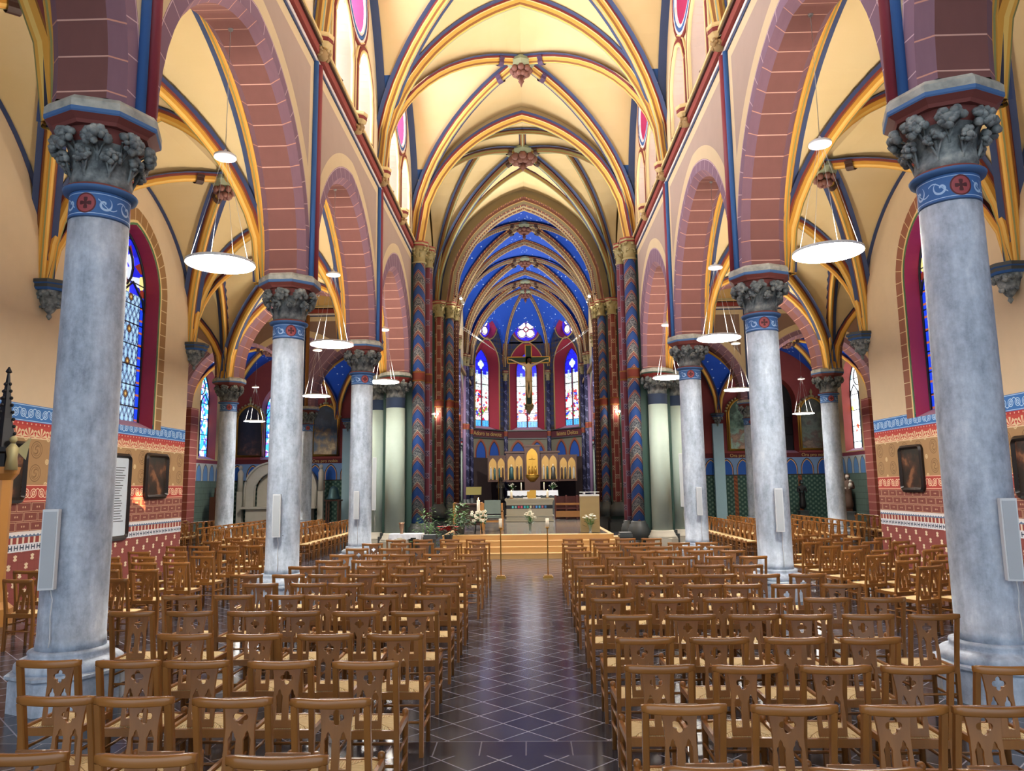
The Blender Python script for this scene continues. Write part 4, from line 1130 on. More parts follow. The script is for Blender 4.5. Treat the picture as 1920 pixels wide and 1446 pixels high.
def facet(name, p0, p1, glass, seed):
    global WN
    p0 = Vector((*p0, 0)); p1 = Vector((*p1, 0)); L_ = (p1-p0).length; d = (p1-p0)/L_; nrm = Vector((-d.y, d.x, 0)); c = (p0+p1)/2
    if nrm.dot(Vector((0, 48, 0))-c) > 0: nrm = -nrm          # outward
    def P(u, w, z): q = c + d*u + nrm*w; return (q.x, q.y, z)
    hf, sill, zs, rise = 1.22, 6.0, 10.6, 1.85; top = 15.6; hw = L_/2; cz = 13.45; r = 1.0
    mb = MB()
    def q(a, b, z0, z1): mb.quad(P(a, 0, z0), P(b, 0, z0), P(b, 0, z1), P(a, 0, z1), 0, [(a, z0), (b, z0), (b, z1), (a, z1)])
    q(-hw, hw, 0, sill-.05); q(-hw, -hf, sill-.05, 12.3); q(hf, hw, sill-.05, 12.3)
    pts = arch_pts(hf, rise, zs, 10)
    for (u0, z0), (u1, z1) in zip(pts[:-1], pts[1:]): mb.quad(P(u0, 0, z0), P(u1, 0, z1), P(u1, 0, 12.42), P(u0, 0, 12.42), 0, [(u0, z0), (u1, z1), (u1, 12.42), (u0, 12.42)])
    def rp(t):
        dy, dz = cos(t), sin(t); s = 1e9
        if dy > 1e-9: s = min(s, hw/dy)
        if dy < -1e-9: s = min(s, -hw/dy)
        if dz > 1e-9: s = min(s, (top-cz)/dz)
        if dz < -1e-9: s = min(s, (12.3-cz)/dz)
        return (dy*s, cz+dz*s)
    N = 24; angs = sorted(set([2*pi*k/N for k in range(N)] + [math.atan2(z_-cz, y_) % (2*pi) for y_, z_ in ((-hw, 12.3), (hw, 12.3), (hw, top), (-hw, top))]))
    for t0, t1 in zip(angs, angs[1:]+[angs[0]+2*pi]):
        a, b = rp(t0), rp(t1)
        uvs = [(r*cos(t0), cz+r*sin(t0)), (r*cos(t1), cz+r*sin(t1)), b, a]
        mb.quad(P(r*cos(t0), 0, cz+r*sin(t0)), P(r*cos(t1), 0, cz+r*sin(t1)), P(b[0], 0, b[1]), P(a[0], 0, a[1]), 0, uvs)
    struct(mb.build(name, ['apse'], fixn=False))
    # lancet
    WN += 1; m1 = MB(); pp = [(-hf, sill)] + pts + [(hf, sill)]; gs = .62
    gp = [(u*gs, (z-.75 if z > zs+.3 else z) if i not in (0, len(pp)-1) else sill+.3) for i, (u, z) in enumerate(pp)]
    gp = [(-hf*gs, sill+.25)] + arch_pts(hf*gs, rise*.75, zs-.25, 10) + [(hf*gs, sill+.25)]
    for (a, b), (e, f) in zip(zip(pp[:-1], pp[1:]), zip(gp[:-1], gp[1:])): m1.quad(P(a[0], 0, a[1]), P(b[0], 0, b[1]), P(f[0], .6, f[1]), P(e[0], .6, e[1]), 0)
    m1.quad(P(-hf, 0, sill-.05), P(hf, 0, sill-.05), P(hf*gs, .6, sill+.25), P(-hf*gs, .6, sill+.25), 1)
    rt = struct(m1.build('window_%d' % WN, ['maroon', 'sill'], fixn=False))
    m3 = MB(); za = sill+.25
    for a, b in zip(gp[:-1], gp[1:]):
        if abs(a[0]-b[0]) > 1e-6: m3.quad(P(a[0], .6, za), P(b[0], .6, za), P(b[0], .6, b[1]), P(a[0], .6, a[1]), 0, [(a[0], za), (b[0], za), (b[0], b[1]), (a[0], a[1])])
    m3.build('glass', [glass], rt, fixn=False)
    m4 = MB(); m4.tube([P(u, .56, z) for u, z in gp], .04, 5); m4.box(0, 0, 0, 0, 0, 0)
    m4.tube([P(0, .57, za), P(0, .57, zs-.3)], .06, 5)
    for zz in (za+1.0, za+2.0, za+3.0): m4.tube([P(-hf*gs, .58, zz), P(hf*gs, .58, zz)], .018, 4)
    m4.build('tracery', ['plum'], rt)
    m5 = MB(); m5.tube([P(u, -.02, z) for u, z in [(-hf-.04, sill)] + arch_pts(hf, rise, zs, 10, .04) + [(hf+.04, sill)]], .045, 6); m5.build('moulding', ['choir_gold'], rt)
    # rose
    WN += 1; m1 = MB(); N = 28
    for k in range(N):
        t0, t1 = 2*pi*k/N, 2*pi*(k+1)/N
        m1.quad(P(r*cos(t0), 0, cz+r*sin(t0)), P(r*cos(t1), 0, cz+r*sin(t1)), P(r*.84*cos(t1), .5, cz+r*.84*sin(t1)), P(r*.84*cos(t0), .5, cz+r*.84*sin(t0)))
    rt = struct(m1.build('window_%d' % WN, ['pink'], fixn=False))
    m2 = MB(); 
    for k in range(N):
        t0, t1 = 2*pi*k/N, 2*pi*(k+1)/N; R0 = r*.84
        m2.uv[len(m2.f)] = [(0, 0), (R0*cos(t0), R0*sin(t0)), (R0*cos(t1), R0*sin(t1))]
        m2.add([P(0, .5, cz), P(R0*cos(t0), .5, cz+R0*sin(t0)), P(R0*cos(t1), .5, cz+R0*sin(t1))], [(0, 1, 2)])
    m2.build('glass', ['glass_rose'], rt, fixn=False)
    m3 = MB()
    for sx in (-1, 1):
        for sz in (-1, 1): m3.tube([P(sx*.30+.30*cos(2*pi*k/12), .46, cz+sz*.30+.30*sin(2*pi*k/12)) for k in range(13)], .03, 5)
    m3.build('tracery', ['purple_shaft'], rt)
    m5 = MB(); m5.tube([P((r+.06)*cos(2*pi*k/N), -.02, cz+(r+.06)*sin(2*pi*k/N)) for k in range(N+1)], .05, 6); m5.build('moulding', ['choir_gold'], rt)
    return P, hw
fc = []
for k, (a, b) in enumerate(zip(AP[:-1], AP[1:])):
    fc.append(facet(('wall_apse_left', 'wall_apse_centre', 'wall_apse_right')[k], a, b, ('glass_fig_a', 'glass_fig_b', 'glass_fig_c')[k], k))
for k, (Pf, hw) in enumerate(fc):
    TN += 1; tr = MB()
    for z0, z1, d in ((5.33, 5.42, .1), (5.92, 6.0, .12)):
        a, b, c_, d_ = Pf(-hw, -d, z0), Pf(hw, -d, z0), Pf(hw, 0, z0), Pf(-hw, 0, z0)
        tr.add([a, b, c_, d_] + [(p[0], p[1], z1) for p in (a, b, c_, d_)], [(0, 1, 2, 3), (7, 6, 5, 4), (0, 4, 5, 1), (1, 5, 6, 2), (2, 6, 7, 3), (3, 7, 4, 0)])
    root = struct(tr.build('trim_%d' % TN, ['dark_stone']))
    tx = {0: 'Adoro te devote', 2: 'latens Deitas'}.get(k)
    if tx:
        me = text_mesh(tx, .42, .01); me.materials.append(M['choir_gold']); o = put('painted_lettering', me, root)
        p = Vector(Pf(0, -.03, 5.66)); e1 = (Vector(Pf(1, -.03, 5.66))-p).normalized()
        nn = Vector((0, 0, 1)).cross(e1); 
        mm = Matrix.Identity(4); zax = e1.cross(Vector((0, 0, 1)))
        if e1.x < 0: e1 = -e1; zax = e1.cross(Vector((0, 0, 1)))
        for i in range(3): mm[i][0] = e1[i]; mm[i][1] = (0, 0, 1)[i]; mm[i][2] = zax[i]; mm[i][3] = p[i]
        o.matrix_world = mm
for k, a in enumerate(AP):
    t = empty('apse_shaft', (0, 0, 0), label='slender dark apse shaft, %s of the four between the windows' % ('leftmost', 'second from left', 'second from right', 'rightmost')[k], cat='shaft', kind='thing', group='apse shafts')
    c = Vector((0, 50.2, 0)) - Vector((*a, 0)); c.normalize()
    shaftlet(t, a[0]+c.x*.15, a[1]+c.y*.15, .14, .95, 10.3, 'damask')

for sd in (-1, 1):
    TN += 1; struct(MB().box(*sorted((sd*15.62, sd*16.3)), Y5, Y5+.76, 0, ZA+.02).build('trim_%d' % TN, ['pilaster_brick']))

# aisle corbels where the ribs land on the outer walls
def aisle_corbel(x, y, z, sd, label):
    t = empty('rib_corbel', (x, y, z), label=label, cat='corbel', kind='thing', group='carved rib corbels')
    c = MB()
    c.lathe([(.01, -.66), (.05, -.6), (.03, -.55), (.08, -.5), (.16, -.36), (.25, -.14)], n=8)
    foliage(c, (0, 0, 0), .22, -.2, 7, 0, int(y*3), .07, 6); foliage(c, (0, 0, 0), .13, -.38, 5, 0, int(y*5), .06, 5)
    c.build('carved_foliage', ['carved'], t)
    MB().lathe([(.28, -.14), (.32, -.1), (.32, -.04), (.36, -.02), (.36, .04), (.3, .06)], n=8, smooth=False, phase=pi/8, mats=[1, 0, 1, 0, 0]).build('abacus', ['dark_stone', 'blue'], t)
for sd, sn in ((-1, 'left'), (1, 'right')):
    for k, yy in enumerate((Y0, Y1, Y2, Y3-.05)):
        if k < 1: continue
        aisle_corbel(sd*(OW-.12), yy, ZA-.02, sd, 'carved stone corbel under the ribs on the %s aisle wall, %s from the front' % (sn, ('', 'nearest', 'second', 'farthest')[k]))
    for k, xx in enumerate((9.7 if sd < 0 else 10.2,)):
        aisle_corbel(sd*xx, 39.8, ZA-.1, sd, 'carved corbel above the pale blue pilaster on the %s transept chapel wall' % sn)
        TN += 1; struct(MB().box(sd*xx-.28, sd*xx+.28, 39.8, 40, 0, ZA-.6).build('trim_%d' % TN, ['pale_green' if k else 'pilaster_blue']))
bpy.context.view_layer.update()
for o in bpy.data.objects:
    if o.name.startswith('trim_') and o.type == 'MESH' and not o.data.materials[0]: pass
M['grille'] = plain('speaker_grille_grey', '#b9c1c8', .6)
M['step_tread'] = plain('oak_step_edge', '#dcb67a', .35)
M['gold_field'] = plain('gilded_field', '#b38d4c', .45, .35)
# ------------------------------------------------------------------ unseen shell added to keep daylight out of the roof space
sh_ = MB(); sh_.quad((-17.6, -9, 18), (17.6, -9, 18), (17.6, 56, 18), (-17.6, 56, 18))
for x_ in (-17.6, 17.6): sh_.quad((x_, -9, 0), (x_, 56, 0), (x_, 56, 18), (x_, -9, 18))
sh_.quad((-17.6, 56, 0), (17.6, 56, 0), (17.6, 56, 18), (-17.6, 56, 18))
struct(sh_.build('wall_outer_shell', ['dark_stone'], fixn=False))

# ------------------------------------------------------------------ chairs
CW = .205
def quat(cx, cy, r, off, n=6):
    """quatrefoil outline"""
    out = []
    for k in range(4):
        a = pi/2*k
        for i in range(n+1):
            t = a - pi*.62 + 2*pi*.62*i/n
            out.append((cx + off*cos(a) + r*cos(t), cy + off*sin(a) + r*sin(t)))
    return out
def chair_parts():
    P = {}
    # backrest splat with a quatrefoil and two lancets, in local x/z
    outl = [(-.082, .455), (.082, .455), (.084, .52), (.082, .58), (.078, .63), (.076, .70), (.082, .76), (.088, .80), (.094, .85), (-.094, .85), (-.088, .80), (-.082, .76), (-.076, .70), (-.078, .63), (-.082, .58), (-.084, .52)]
    def lanc(cx): return [(cx-.020, .50), (cx+.020, .50), (cx+.021, .625), (cx+.023, .64), (cx+.019, .652), (cx+.012, .66), (cx+.010, .675), (cx, .69), (cx-.010, .675), (cx-.012, .66), (cx-.019, .652), (cx-.023, .64), (cx-.021, .625)]
    me = filled([outl, quat(0, .755, .019, .0235), lanc(-.040), lanc(.040)], .007, .0015, 'splat')
    me.transform(Matrix.Rotation(pi/2, 4, 'X')); me.transform(Matrix.Rotation(math.radians(-4.5), 4, 'X'))
    me.transform(Matrix.Translation((0, -.165, .0)))
    me.materials.clear(); me.materials.append(M['chair_wood']); me.name = 'splat'; P['splat'] = me
    # top rail, bowed backwards
    mb = MB(); n = 10; prof = [(-.014, -.024), (-.018, -.018), (-.018, .014), (-.013, .021), (.013, .021), (.018, .014), (.018, -.018), (.014, -.024)]; k = len(prof)
    for i in range(n+1):
        x = -CW-.004 + (2*CW+.008)*i/n; y = -.232 - .020*(1-(x/CW)**2); e = 1.0 if 0 < i < n else .72
        for py, pz in prof: mb.v.append((x, y+py*e, .868+pz*e - .006*(1-(x/CW)**2)))
    for i in range(n):
        for j in range(k):
            j2 = (j+1) % k; mb.f.append((i*k+j, (i+1)*k+j, (i+1)*k+j2, i*k+j2)); mb.m.append(0); mb.sm.append(True)
    mb.f.append(tuple(range(k))); mb.f.append(tuple(reversed(range(n*k, n*k+k)))); mb.m += [0, 0]; mb.sm += [False, False]
    P['top_rail'] = mb.mesh('top_rail', ['chair_rail'])
    def post(sx):
        mb = MB(); pts = [(.0, -.17, 0), (.0, -.165, .25), (.0, -.17, .46), (.0, -.20, .66), (.0, -.232, .85)]; w = .0165
        for i, (x, y, z) in enumerate(pts):
            ww = w*(1.0 if z > .4 else .95)
            for a, b in ((-ww, -.017), (ww-.005, -.017), (ww, -.012), (ww, .017), (-ww+.005, .017), (-ww, .012)): mb.v.append((sx*(CW-.017)+a, y+b, z))
        for i in range(len(pts)-1):
            for j in range(6): j2 = (j+1) % 6; mb.f.append((i*6+j, i*6+j2, (i+1)*6+j2, (i+1)*6+j)); mb.m.append(0); mb.sm.append(False)
        mb.f.append(tuple(range(6))); mb.m.append(0); mb.sm.append(False)
        return mb
    def fleg(sx): return MB().lathe([(.019, 0), (.021, .42), (.021, .455), (.023, .465), (.021, .48), (.010, .488)], (sx*(CW-.021), .18, 0), 8, 0, True, pi/8)
    P['rear_leg_l'], P['rear_leg_r'] = post(-1).mesh('leg', ['chair_wood']), post(1).mesh('leg', ['chair_wood'])
    P['front_leg_l'], P['front_leg_r'] = fleg(-1).mesh('leg', ['chair_wood']), fleg(1).mesh('leg', ['chair_wood'])
    # rush seat, slightly cushioned, wider at the front
    mb = MB(); N = 8
    for i in range(N+1):
        for j in range(N+1):
            u, v = -1+2*i/N, -1+2*j/N; wx = .176
            z = .452 + .014*(1-max(abs(u), abs(v))**3) - .006*(1-abs(u))*(1-abs(v)) - (.014 if max(abs(u), abs(v)) > .99 else 0)
            mb.v.append((u*wx, .005+v*.165, z))
    for i in range(N):
        for j in range(N): a = i*(N+1)+j; mb.f.append((a, a+N+1, a+N+2, a+1)); mb.m.append(0); mb.sm.append(True)
    mb.box(-.175, .175, -.16, .165, .425, .44)
    P['seat'] = mb.mesh('seat', ['rush'])
    fr = MB()
    fr.box(-CW+.03, CW-.03, -.185, -.160, .405, .455); fr.box(-CW+.02, CW-.02, .165, .19, .41, .452)
    for s in (-1, 1):
        x = s*(CW-.013); fr.box(x-.011, x+.011, -.155, .165, .415, .455)
    P['seat_frame'] = fr.mesh('seat_frame', ['chair_wood'])
    st = MB()
    for s in (-1, 1):
        x = s*(CW-.01); st.tube([(x, -.15, .20), (x, .17, .20)], .011, 6); st.tube([(x, -.15, .31), (x, .17, .31)], .010, 6)
    st.tube([(-CW+.02, .18, .26), (CW-.02, .18, .26)], .010, 6); st.tube([(-CW+.03, -.165, .24), (CW-.03, -.165, .24)], .010, 6)
    P['stretcher'] = st.mesh('stretcher', ['chair_wood'])
    for k_ in ('rear_leg_l', 'rear_leg_r', 'front_leg_l', 'front_leg_r', 'seat', 'seat_frame', 'top_rail', 'stretcher'):
        bm = bmesh.new(); bm.from_mesh(P[k_]); bmesh.ops.recalc_face_normals(bm, faces=bm.faces); bm.to_mesh(P[k_]); bm.free()
    return P
CP = chair_parts()
PN = [('seat', 'seat'), ('splat', 'backrest'), ('top_rail', 'top_rail'), ('rear_leg_l', 'leg'), ('rear_leg_r', 'leg'), ('front_leg_l', 'leg'), ('front_leg_r', 'leg'), ('seat_frame', 'seat_frame'), ('stretcher', 'stretcher')]
def joined(names):
    bm = bmesh.new(); mats = []
    for k_ in names:
        me = CP[k_]; tmp = bmesh.new(); tmp.from_mesh(me); m = me.materials[0]
        if m not in mats: mats.append(m)
        ix = mats.index(m); mp = {v: bm.verts.new(v.co) for v in tmp.verts}
        for f in tmp.faces:
            try: nf = bm.faces.new([mp[v] for v in f.verts]); nf.material_index = ix; nf.smooth = f.smooth
            except ValueError: pass
        tmp.free()
    me = bpy.data.meshes.new('rush_chair'); bm.to_mesh(me); bm.free()
    for m in mats: me.materials.append(m)
    return me
FAR = joined([a for a, b in PN])
def far_chair(x, y, rz, label, group):
    o = put('rush_chair', FAR, None, (x, y, 0), (0, 0, rz)); tag(o, label, 'chair', group); return o
proto = None
def chair(x, yrail, rz, label, group):
    """x, y of the middle of the top rail"""
    global proto
    if proto is None:
        t = empty('rush_chair'); proto = t
        for k_, nm in PN: put(nm, CP[k_], t)
    else: t = copy_tree(proto)
    # rail sits .24 behind the origin
    t.location = (x + .24*sin(-rz)*1.0, yrail + .24*cos(rz), 0); t.rotation_euler = (0, 0, rz)
    t['label'] = label; t['category'] = 'chair'; t['group'] = group
    return t
ORD = ['nearest', 'second', 'third', 'fourth', 'fifth', 'sixth', 'seventh', 'eighth', 'ninth', 'tenth', 'eleventh', 'twelfth', 'thirteenth', 'fourteenth', 'fifteenth', 'sixteenth']
LEFT = [(3.15, [-.98, -1.53, -2.08]), (3.97, [-.98, -1.50, -2.03, -2.46]), (4.79, [-.98, -1.52, -2.07, -2.52, -3.05]), (5.66, [-.95, -1.48, -2.02, -2.56]),
        (6.68, [-.96, -1.48, -2.02, -2.44, -3.0, -3.54]), (7.69, [-.96, -1.49, -2.04, -2.46, -3.01, -3.56]), (8.63, [-.96, -1.52, -2.06, -2.50, -3.07]), (9.52, [-.96, -1.5, -2.06, -2.56, -3.03, -3.58]),
        (10.5, [-1.04, -1.6, -2.16, -2.68, -3.14]), (11.36, [-.92, -1.44, -2.02, -2.45, -3.0]), (12.34, [-.92, -1.48, -2.04, -2.49, -3.05]), (13.56, [-.92, -1.46, -2.03, -2.48, -3.08]), (14.78, [-.93, -1.48, -2.04, -2.49, -3.06]), (15.8, [-1.08, -1.63, -2.2, -2.77])]
RIGHT = [(3.01, [.76, 1.31, 1.85]), (3.83, [.80, 1.33, 1.85, 2.28]), (4.64, [.82, 1.34, 1.85, 2.32, 2.84]), (5.46, [.86, 1.38, 1.9, 2.42]), (6.41, [.86, 1.38, 1.9, 2.325, 2.82, 3.34]),
         (7.33, [.84, 1.38, 1.9, 2.325, 2.84, 3.36]), (8.32, [.86, 1.4, 1.92, 2.34, 2.85, 3.38]), (9.26, [.84, 1.38, 1.90, 2.33, 2.84, 3.36]), (10.32, [.86, 1.41, 1.94, 2.46, 2.97]), (11.56, [.89, 1.42, 1.95, 2.37, 2.90, 3.41]),
         (12.6, [.86, 1.39, 1.92, 2.34, 2.86, 3.38]), (13.48, [.86, 1.41, 1.94, 2.36, 2.88, 3.40]), (14.38, [.87, 1.46, 1.92, 2.34, 2.86, 3.38]), (15.6, [.94, 1.49, 2.02, 2.55])]
for sn, rows in (('left', LEFT), ('right', RIGHT)):
    for i, (y, xs) in enumerate(rows):
        for j, x in enumerate(xs):
            chair(x, y + (-.02*j if sn == 'right' else .025*j), rnd.uniform(-.02, .02),
                  'rush-seat chair, %s nave block, %s row from the viewer, %s from the aisle' % (sn, ORD[i], 'first' if j == 0 else ORD[j]), 'rush-seat chairs in the %s nave block' % sn)
# side aisle chairs
AL = [(9.36, [-5.15, -5.72, -6.35]), (10.4, [-5.3, -5.84, -6.38, -6.94]), (11.4, [-5.32, -5.82, -6.36, -6.9]), (12.42, [-5.38, -5.84, -6.36, -6.95]), (13.45, [-5.36, -5.8, -6.3, -6.98]), (14.7, [-5.38, -5.85, -6.45, -6.9]), (15.9, [-5.5, -6.1, -6.7]), (17.1, [-5.5, -6.1, -6.7])]
AR = [(9.87, [5.2, 5.72]), (10.6, [5.28, 5.74, 6.3, 6.9]), (11.45, [5.25, 5.74, 6.3, 6.8]), (12.3, [5.24, 5.72, 6.54, 7.1]), (13.18, [5.24, 5.74, 6.56, 7.15]), (14.05, [5.26, 5.8, 6.34, 6.88]), (15.0, [5.3, 5.85, 6.4, 7.0]), (16.1, [5.4, 6.0, 6.6])]
for sn, rows, rz in (('left', AL, -.10), ('right', AR, .36)):
    for i, (y, xs) in enumerate(rows):
        for j, x in enumerate(xs):
            chair(x, y, rz + rnd.uniform(-.03, .03), 'rush-seat chair, %s side aisle, %s row from the viewer, %s from the columns' % (sn, ORD[i], 'first' if j == 0 else ORD[j]), 'rush-seat chairs in the %s side aisle' % sn)
# transept chairs, rows facing the middle of the church
for sd, sn, xs, y0_, y1_ in ((-1, 'left', [-6.2, -7.3, -8.5, -9.35, -11.3, -12.4, -13.5], 20.9, 27.6), (1, 'right', [5.95, 6.95, 8.0, 9.1, 11.35, 12.3, 13.2], 20.3, 26.8)):
    for i, x in enumerate(xs):
        y = y0_ + (0 if i < 3 else .3*i); j = 0
        while y < y1_:
            if not (abs(abs(x)-10.3) < .8 and abs(y-Y4) < .8) and not (i == 3 and y < 21.2):
                far_chair(x + rnd.uniform(-.02, .02), y, sd*pi/2 + (0 if True else 0) + rnd.uniform(-.03, .03), 'rush-seat chair, %s transept, %s row from the nave, %s from the viewer' % (sn, ORD[i] if i else 'first', ORD[j]), 'rush-seat chairs in the %s transept' % sn)
            j += 1; y += .455

# ------------------------------------------------------------------ pendant lamps
def pendant(x, y, ztop, label, z=5.15, r=.47):
    t = empty('pendant_lamp', (x, y, z), label=label, cat='lamp', group='round white pendant lamps', kind='thing')
    MB().lathe([(r, 0), (r*1.01, .01), (r*1.01, .035), (r*.97, .045)], n=40, cap=False).lathe([(r*.97, .045), (r*.93, .046)], n=40, cap=False).build('lamp_rim', ['white_plastic'], t)
    m = MB(); m.add([(r*.985*cos(2*pi*k/40), r*.985*sin(2*pi*k/40), .004) for k in range(40)], [tuple(reversed(range(40)))]); m.build('lamp_diffuser', ['lamp_white'], t, fixn=False)
    m = MB(); m.add([(r*.93*cos(2*pi*k/40), r*.93*sin(2*pi*k/40), .046) for k in range(40)], [tuple(range(40))]); m.build('upper_diffuser', ['lamp_up'], t, fixn=False)  # upward glow added so the lamps light the vaults evenly
    for k in range(4):
        a = pi/4 + pi/2*k; MB().tube([(r*.9*cos(a), r*.9*sin(a), .04), (.03*cos(a), .03*sin(a), 1.62)], .0026, 4).build('suspension_wire', ['steel'], t)
    MB().lathe([(.15, 1.60), (.158, 1.61), (.158, 1.64), (.13, 1.66), (.04, 1.68), (.012, 1.74)], n=24).build('canopy_disc', ['white_plastic'], t)
    MB().tube([(0, 0, 1.72), (0, 0, ztop-z)], .0045, 5).lathe([(.03, ztop-z-.06), (.05, ztop-z)], n=8).build('cable', ['steel'], t)
for sd, sn in ((-1, 'left'), (1, 'right')):
    for k, (a, b) in enumerate(((YM, Y0), (Y0, Y1), (Y1, Y2), (Y2, Y3), (Y3, Y4))):
        if k < 2: continue
        pendant(sd*CX, (a+b)/2 - (.05 if k < 4 else .15), 8.82 if k < 4 else 8.6, 'round white pendant lamp under the %s arcade arch, %s of three' % (sn, ORD[k-2]))
    pendant(sd*7.25, Y4, 8.75, 'round white pendant lamp under the arch into the %s transept' % sn)
    pendant(sd*12.75, Y5+.3, 8.8, 'farthest round pendant lamp, in the %s transept chapel' % sn)

# white column loudspeakers
def speaker(cx, cy, ang, z0, z1, label, r=.285):
    d = Vector((cos(ang), sin(ang), 0)); t = empty('column_speaker', (cx + d.x*(r+.095), cy + d.y*(r+.095), z0), math.atan2(-cy, -cx) + (ang - math.atan2(-cy, -cx))*.45 + pi/2, label=label, cat='speaker', group='white column loudspeakers', kind='thing')
    h = z1-z0
    MB().box(-.065, .065, -.035, .045, 0, h).build('speaker_body', ['white_plastic'], t)
    MB().box(-.053, .053, -.041, -.034, .02, h-.02).build('speaker_grille', ['grille'], t)
    MB().box(-.03, .03, .03, .075, h*.15, h*.2).box(-.03, .03, .03, .075, h*.85, h*.9).build('bracket', ['steel'], t)
    MB().tube([(.02, .04, 0), (.03, .05, -.12), (.02, .055, -.3), (.03, .05, -.5), (.0, .045, -.53), (-.1, .05, -.55)] if z0 > .9 and False else [(.02, .03, 0), (.035, .055, -.10), (.025, .06, -.25), (.035, .06, -.45), (.03, .05, min(-.5, -z0+.56))], .006, 5).build('speaker_cable', ['cable'], t)
for sd, sn in ((-1, 'left'), (1, 'right')):
    for k, yy in enumerate((Y1, Y2, Y3)):
        cx_ = sd*CX; a0 = math.atan2(0-yy, 0-cx_)
        ang = a0 + (-sd*(-.62, -.22, -.25)[k] * (1 if sd > 0 else 1))
        ang = a0 - sd*(-.62, -.30, -.25)[k]
        speaker(cx_, yy, ang, (1.08, 1.15, 1.2)[k], (1.80, 1.88, 1.9)[k], 'slim white loudspeaker on the %s %s column' % (ORD[k], sn))
    speaker(sd*5.12, Y4+.05, math.atan2(-1, 0), 1.25, 3.0, 'tall narrow white loudspeaker on the pale green %s half column' % sn, .33)

# ------------------------------------------------------------------ framed pictures
def rrect(w, h, r, n=5):
    out = []
    for cx, cz, a0 in ((w/2-r, h/2-r, 0), (-w/2+r, h/2-r, pi/2), (-w/2+r, -h/2+r, pi), (w/2-r, -h/2+r, 1.5*pi)):
        for i in range(n+1): t = a0 + pi/2*i/n; out.append((cx+r*cos(t), cz+r*sin(t)))
    return out
def picture(x, y, z, w, h, sd, canvas, label, cat='picture', name='framed_picture', frame='black_frame', fw_=.10, rr=.14):
    t = empty(name, (x, y, z), label=label, cat=cat, kind='thing')
    mb = MB(); o = rrect(w, h, rr); i1 = rrect(w-fw_, h-fw_, max(rr-fw_*.4, .02)); i2 = rrect(w-2*fw_, h-2*fw_, max(rr-fw_, .02))
    N = len(o); L_ = [(o, 0), (o, .05), (i1, .085), (i2, .03)]
    for pl, d in L_: mb.v += [(-sd*d, a, b) for a, b in pl]
    for k in range(3):
        for i in range(N): i2_ = (i+1) % N; mb.f.append((k*N+i, k*N+i2_, (k+1)*N+i2_, (k+1)*N+i)); mb.m.append(0); mb.sm.append(False)
    mb.build('frame', [frame], t)
    c = MB(); c.add([(-sd*.028, a, b) for a, b in i2], [tuple(range(len(i2)))]); c.build('canvas', [canvas], t)
    return t
picture(-OW, 17.7, 2.32, 1.1, 1.08, -1, 'paint_dark', 'dark old painting in black rounded frame on left aisle wall, beside notice board')
picture(-OW, 12.5, 2.32, 1.1, 1.08, -1, 'paint_dark', 'dark old painting in black rounded frame at left edge, behind carved shrine')
picture(OW, 17.38, 2.27, 1.05, 1.08, 1, 'paint_dark', 'dark old painting in black rounded frame on right aisle wall, left of nearest column')
picture(OW, 13.2, 2.2, 1.1, 1.12, 1, 'paint_dark', 'dark old painting in black rounded frame at the right edge of the view')
nb = picture(-OW, 15.9, 1.85, 1.25, 1.88, -1, 'paper', 'tall printed notice board in a black rounded frame behind the nearest left column', 'notice board', 'notice_board')
nt_ = MB()
for k in range(22):
    w_ = rnd.uniform(.2, .42); nt_.box(.030, .032, -w_, w_, .62-k*.055, .635-k*.055)
nt_.build('printed_lines', ['lead'], nb)
# chapel paintings with gilt gothic frames
def chapel_painting(x, y, z, w, h, canvas, label):
    t = empty('altar_painting', (x, y, z), label=label, cat='painting', kind='thing')
    pts = [(-w/2, 0)] + [(u, zz) for u, zz in arch_pts(w/2, w*.62, h-w*.3)] + [(w/2, 0)]
    c = MB(); c.add([(a, -.04, b) for a, b in pts], [tuple(range(len(pts)))]); c.build('canvas', [canvas], t)
    f = MB(); f.tube([(a, -.05, b) for a, b in pts + [pts[0]]], .055, 6)
    f.tube([(a*1.14, -.03, b*1.03-.05) for a, b in pts + [pts[0]]], .03, 5); f.build('frame', ['gold'], t)
    top = h-w*.3+w*.62; q_ = MB()
    for k in range(14):
        a, b = pts[2+k*2 if 2+k*2 < len(pts)-2 else 2]; q_.ball((a*1.2, -.04, b+.1), .07, 0, 6)
    q_.lathe([(.02, 0), (.08, .1), (.03, .2), (.09, .3), (.02, .5)], (0, -.04, top), 8); q_.build('finial', ['carved_gold'], t)
for sx, cv, lb in ((11.5, 'paint_green', 'green painting of seated robed figure in gilt arched frame, right transept chapel'), (15.3, 'paint_brown', 'brown painting of standing robed figure in gilt arched frame, right transept chapel'),
                   (-15.1, 'paint_dark', 'dark painting of robed figures in arched frame, left transept chapel'), (-10.95, 'paint_blue', 'painting of a blue-robed figure in arched frame, left transept chapel')):
    chapel_painting(sx, 39.97, 3.8, 1.35, 2.3, cv, lb)
for sx in (-10.95, 11.5, 15.3):
    TN += 1; me = text_mesh('Ora pro nobis', .24, .01); me.materials.append(M['choir_gold']); o = put('trim_%d' % TN, me, None, (sx, 39.97, 3.48), (pi/2, 0, 0)); struct(o)

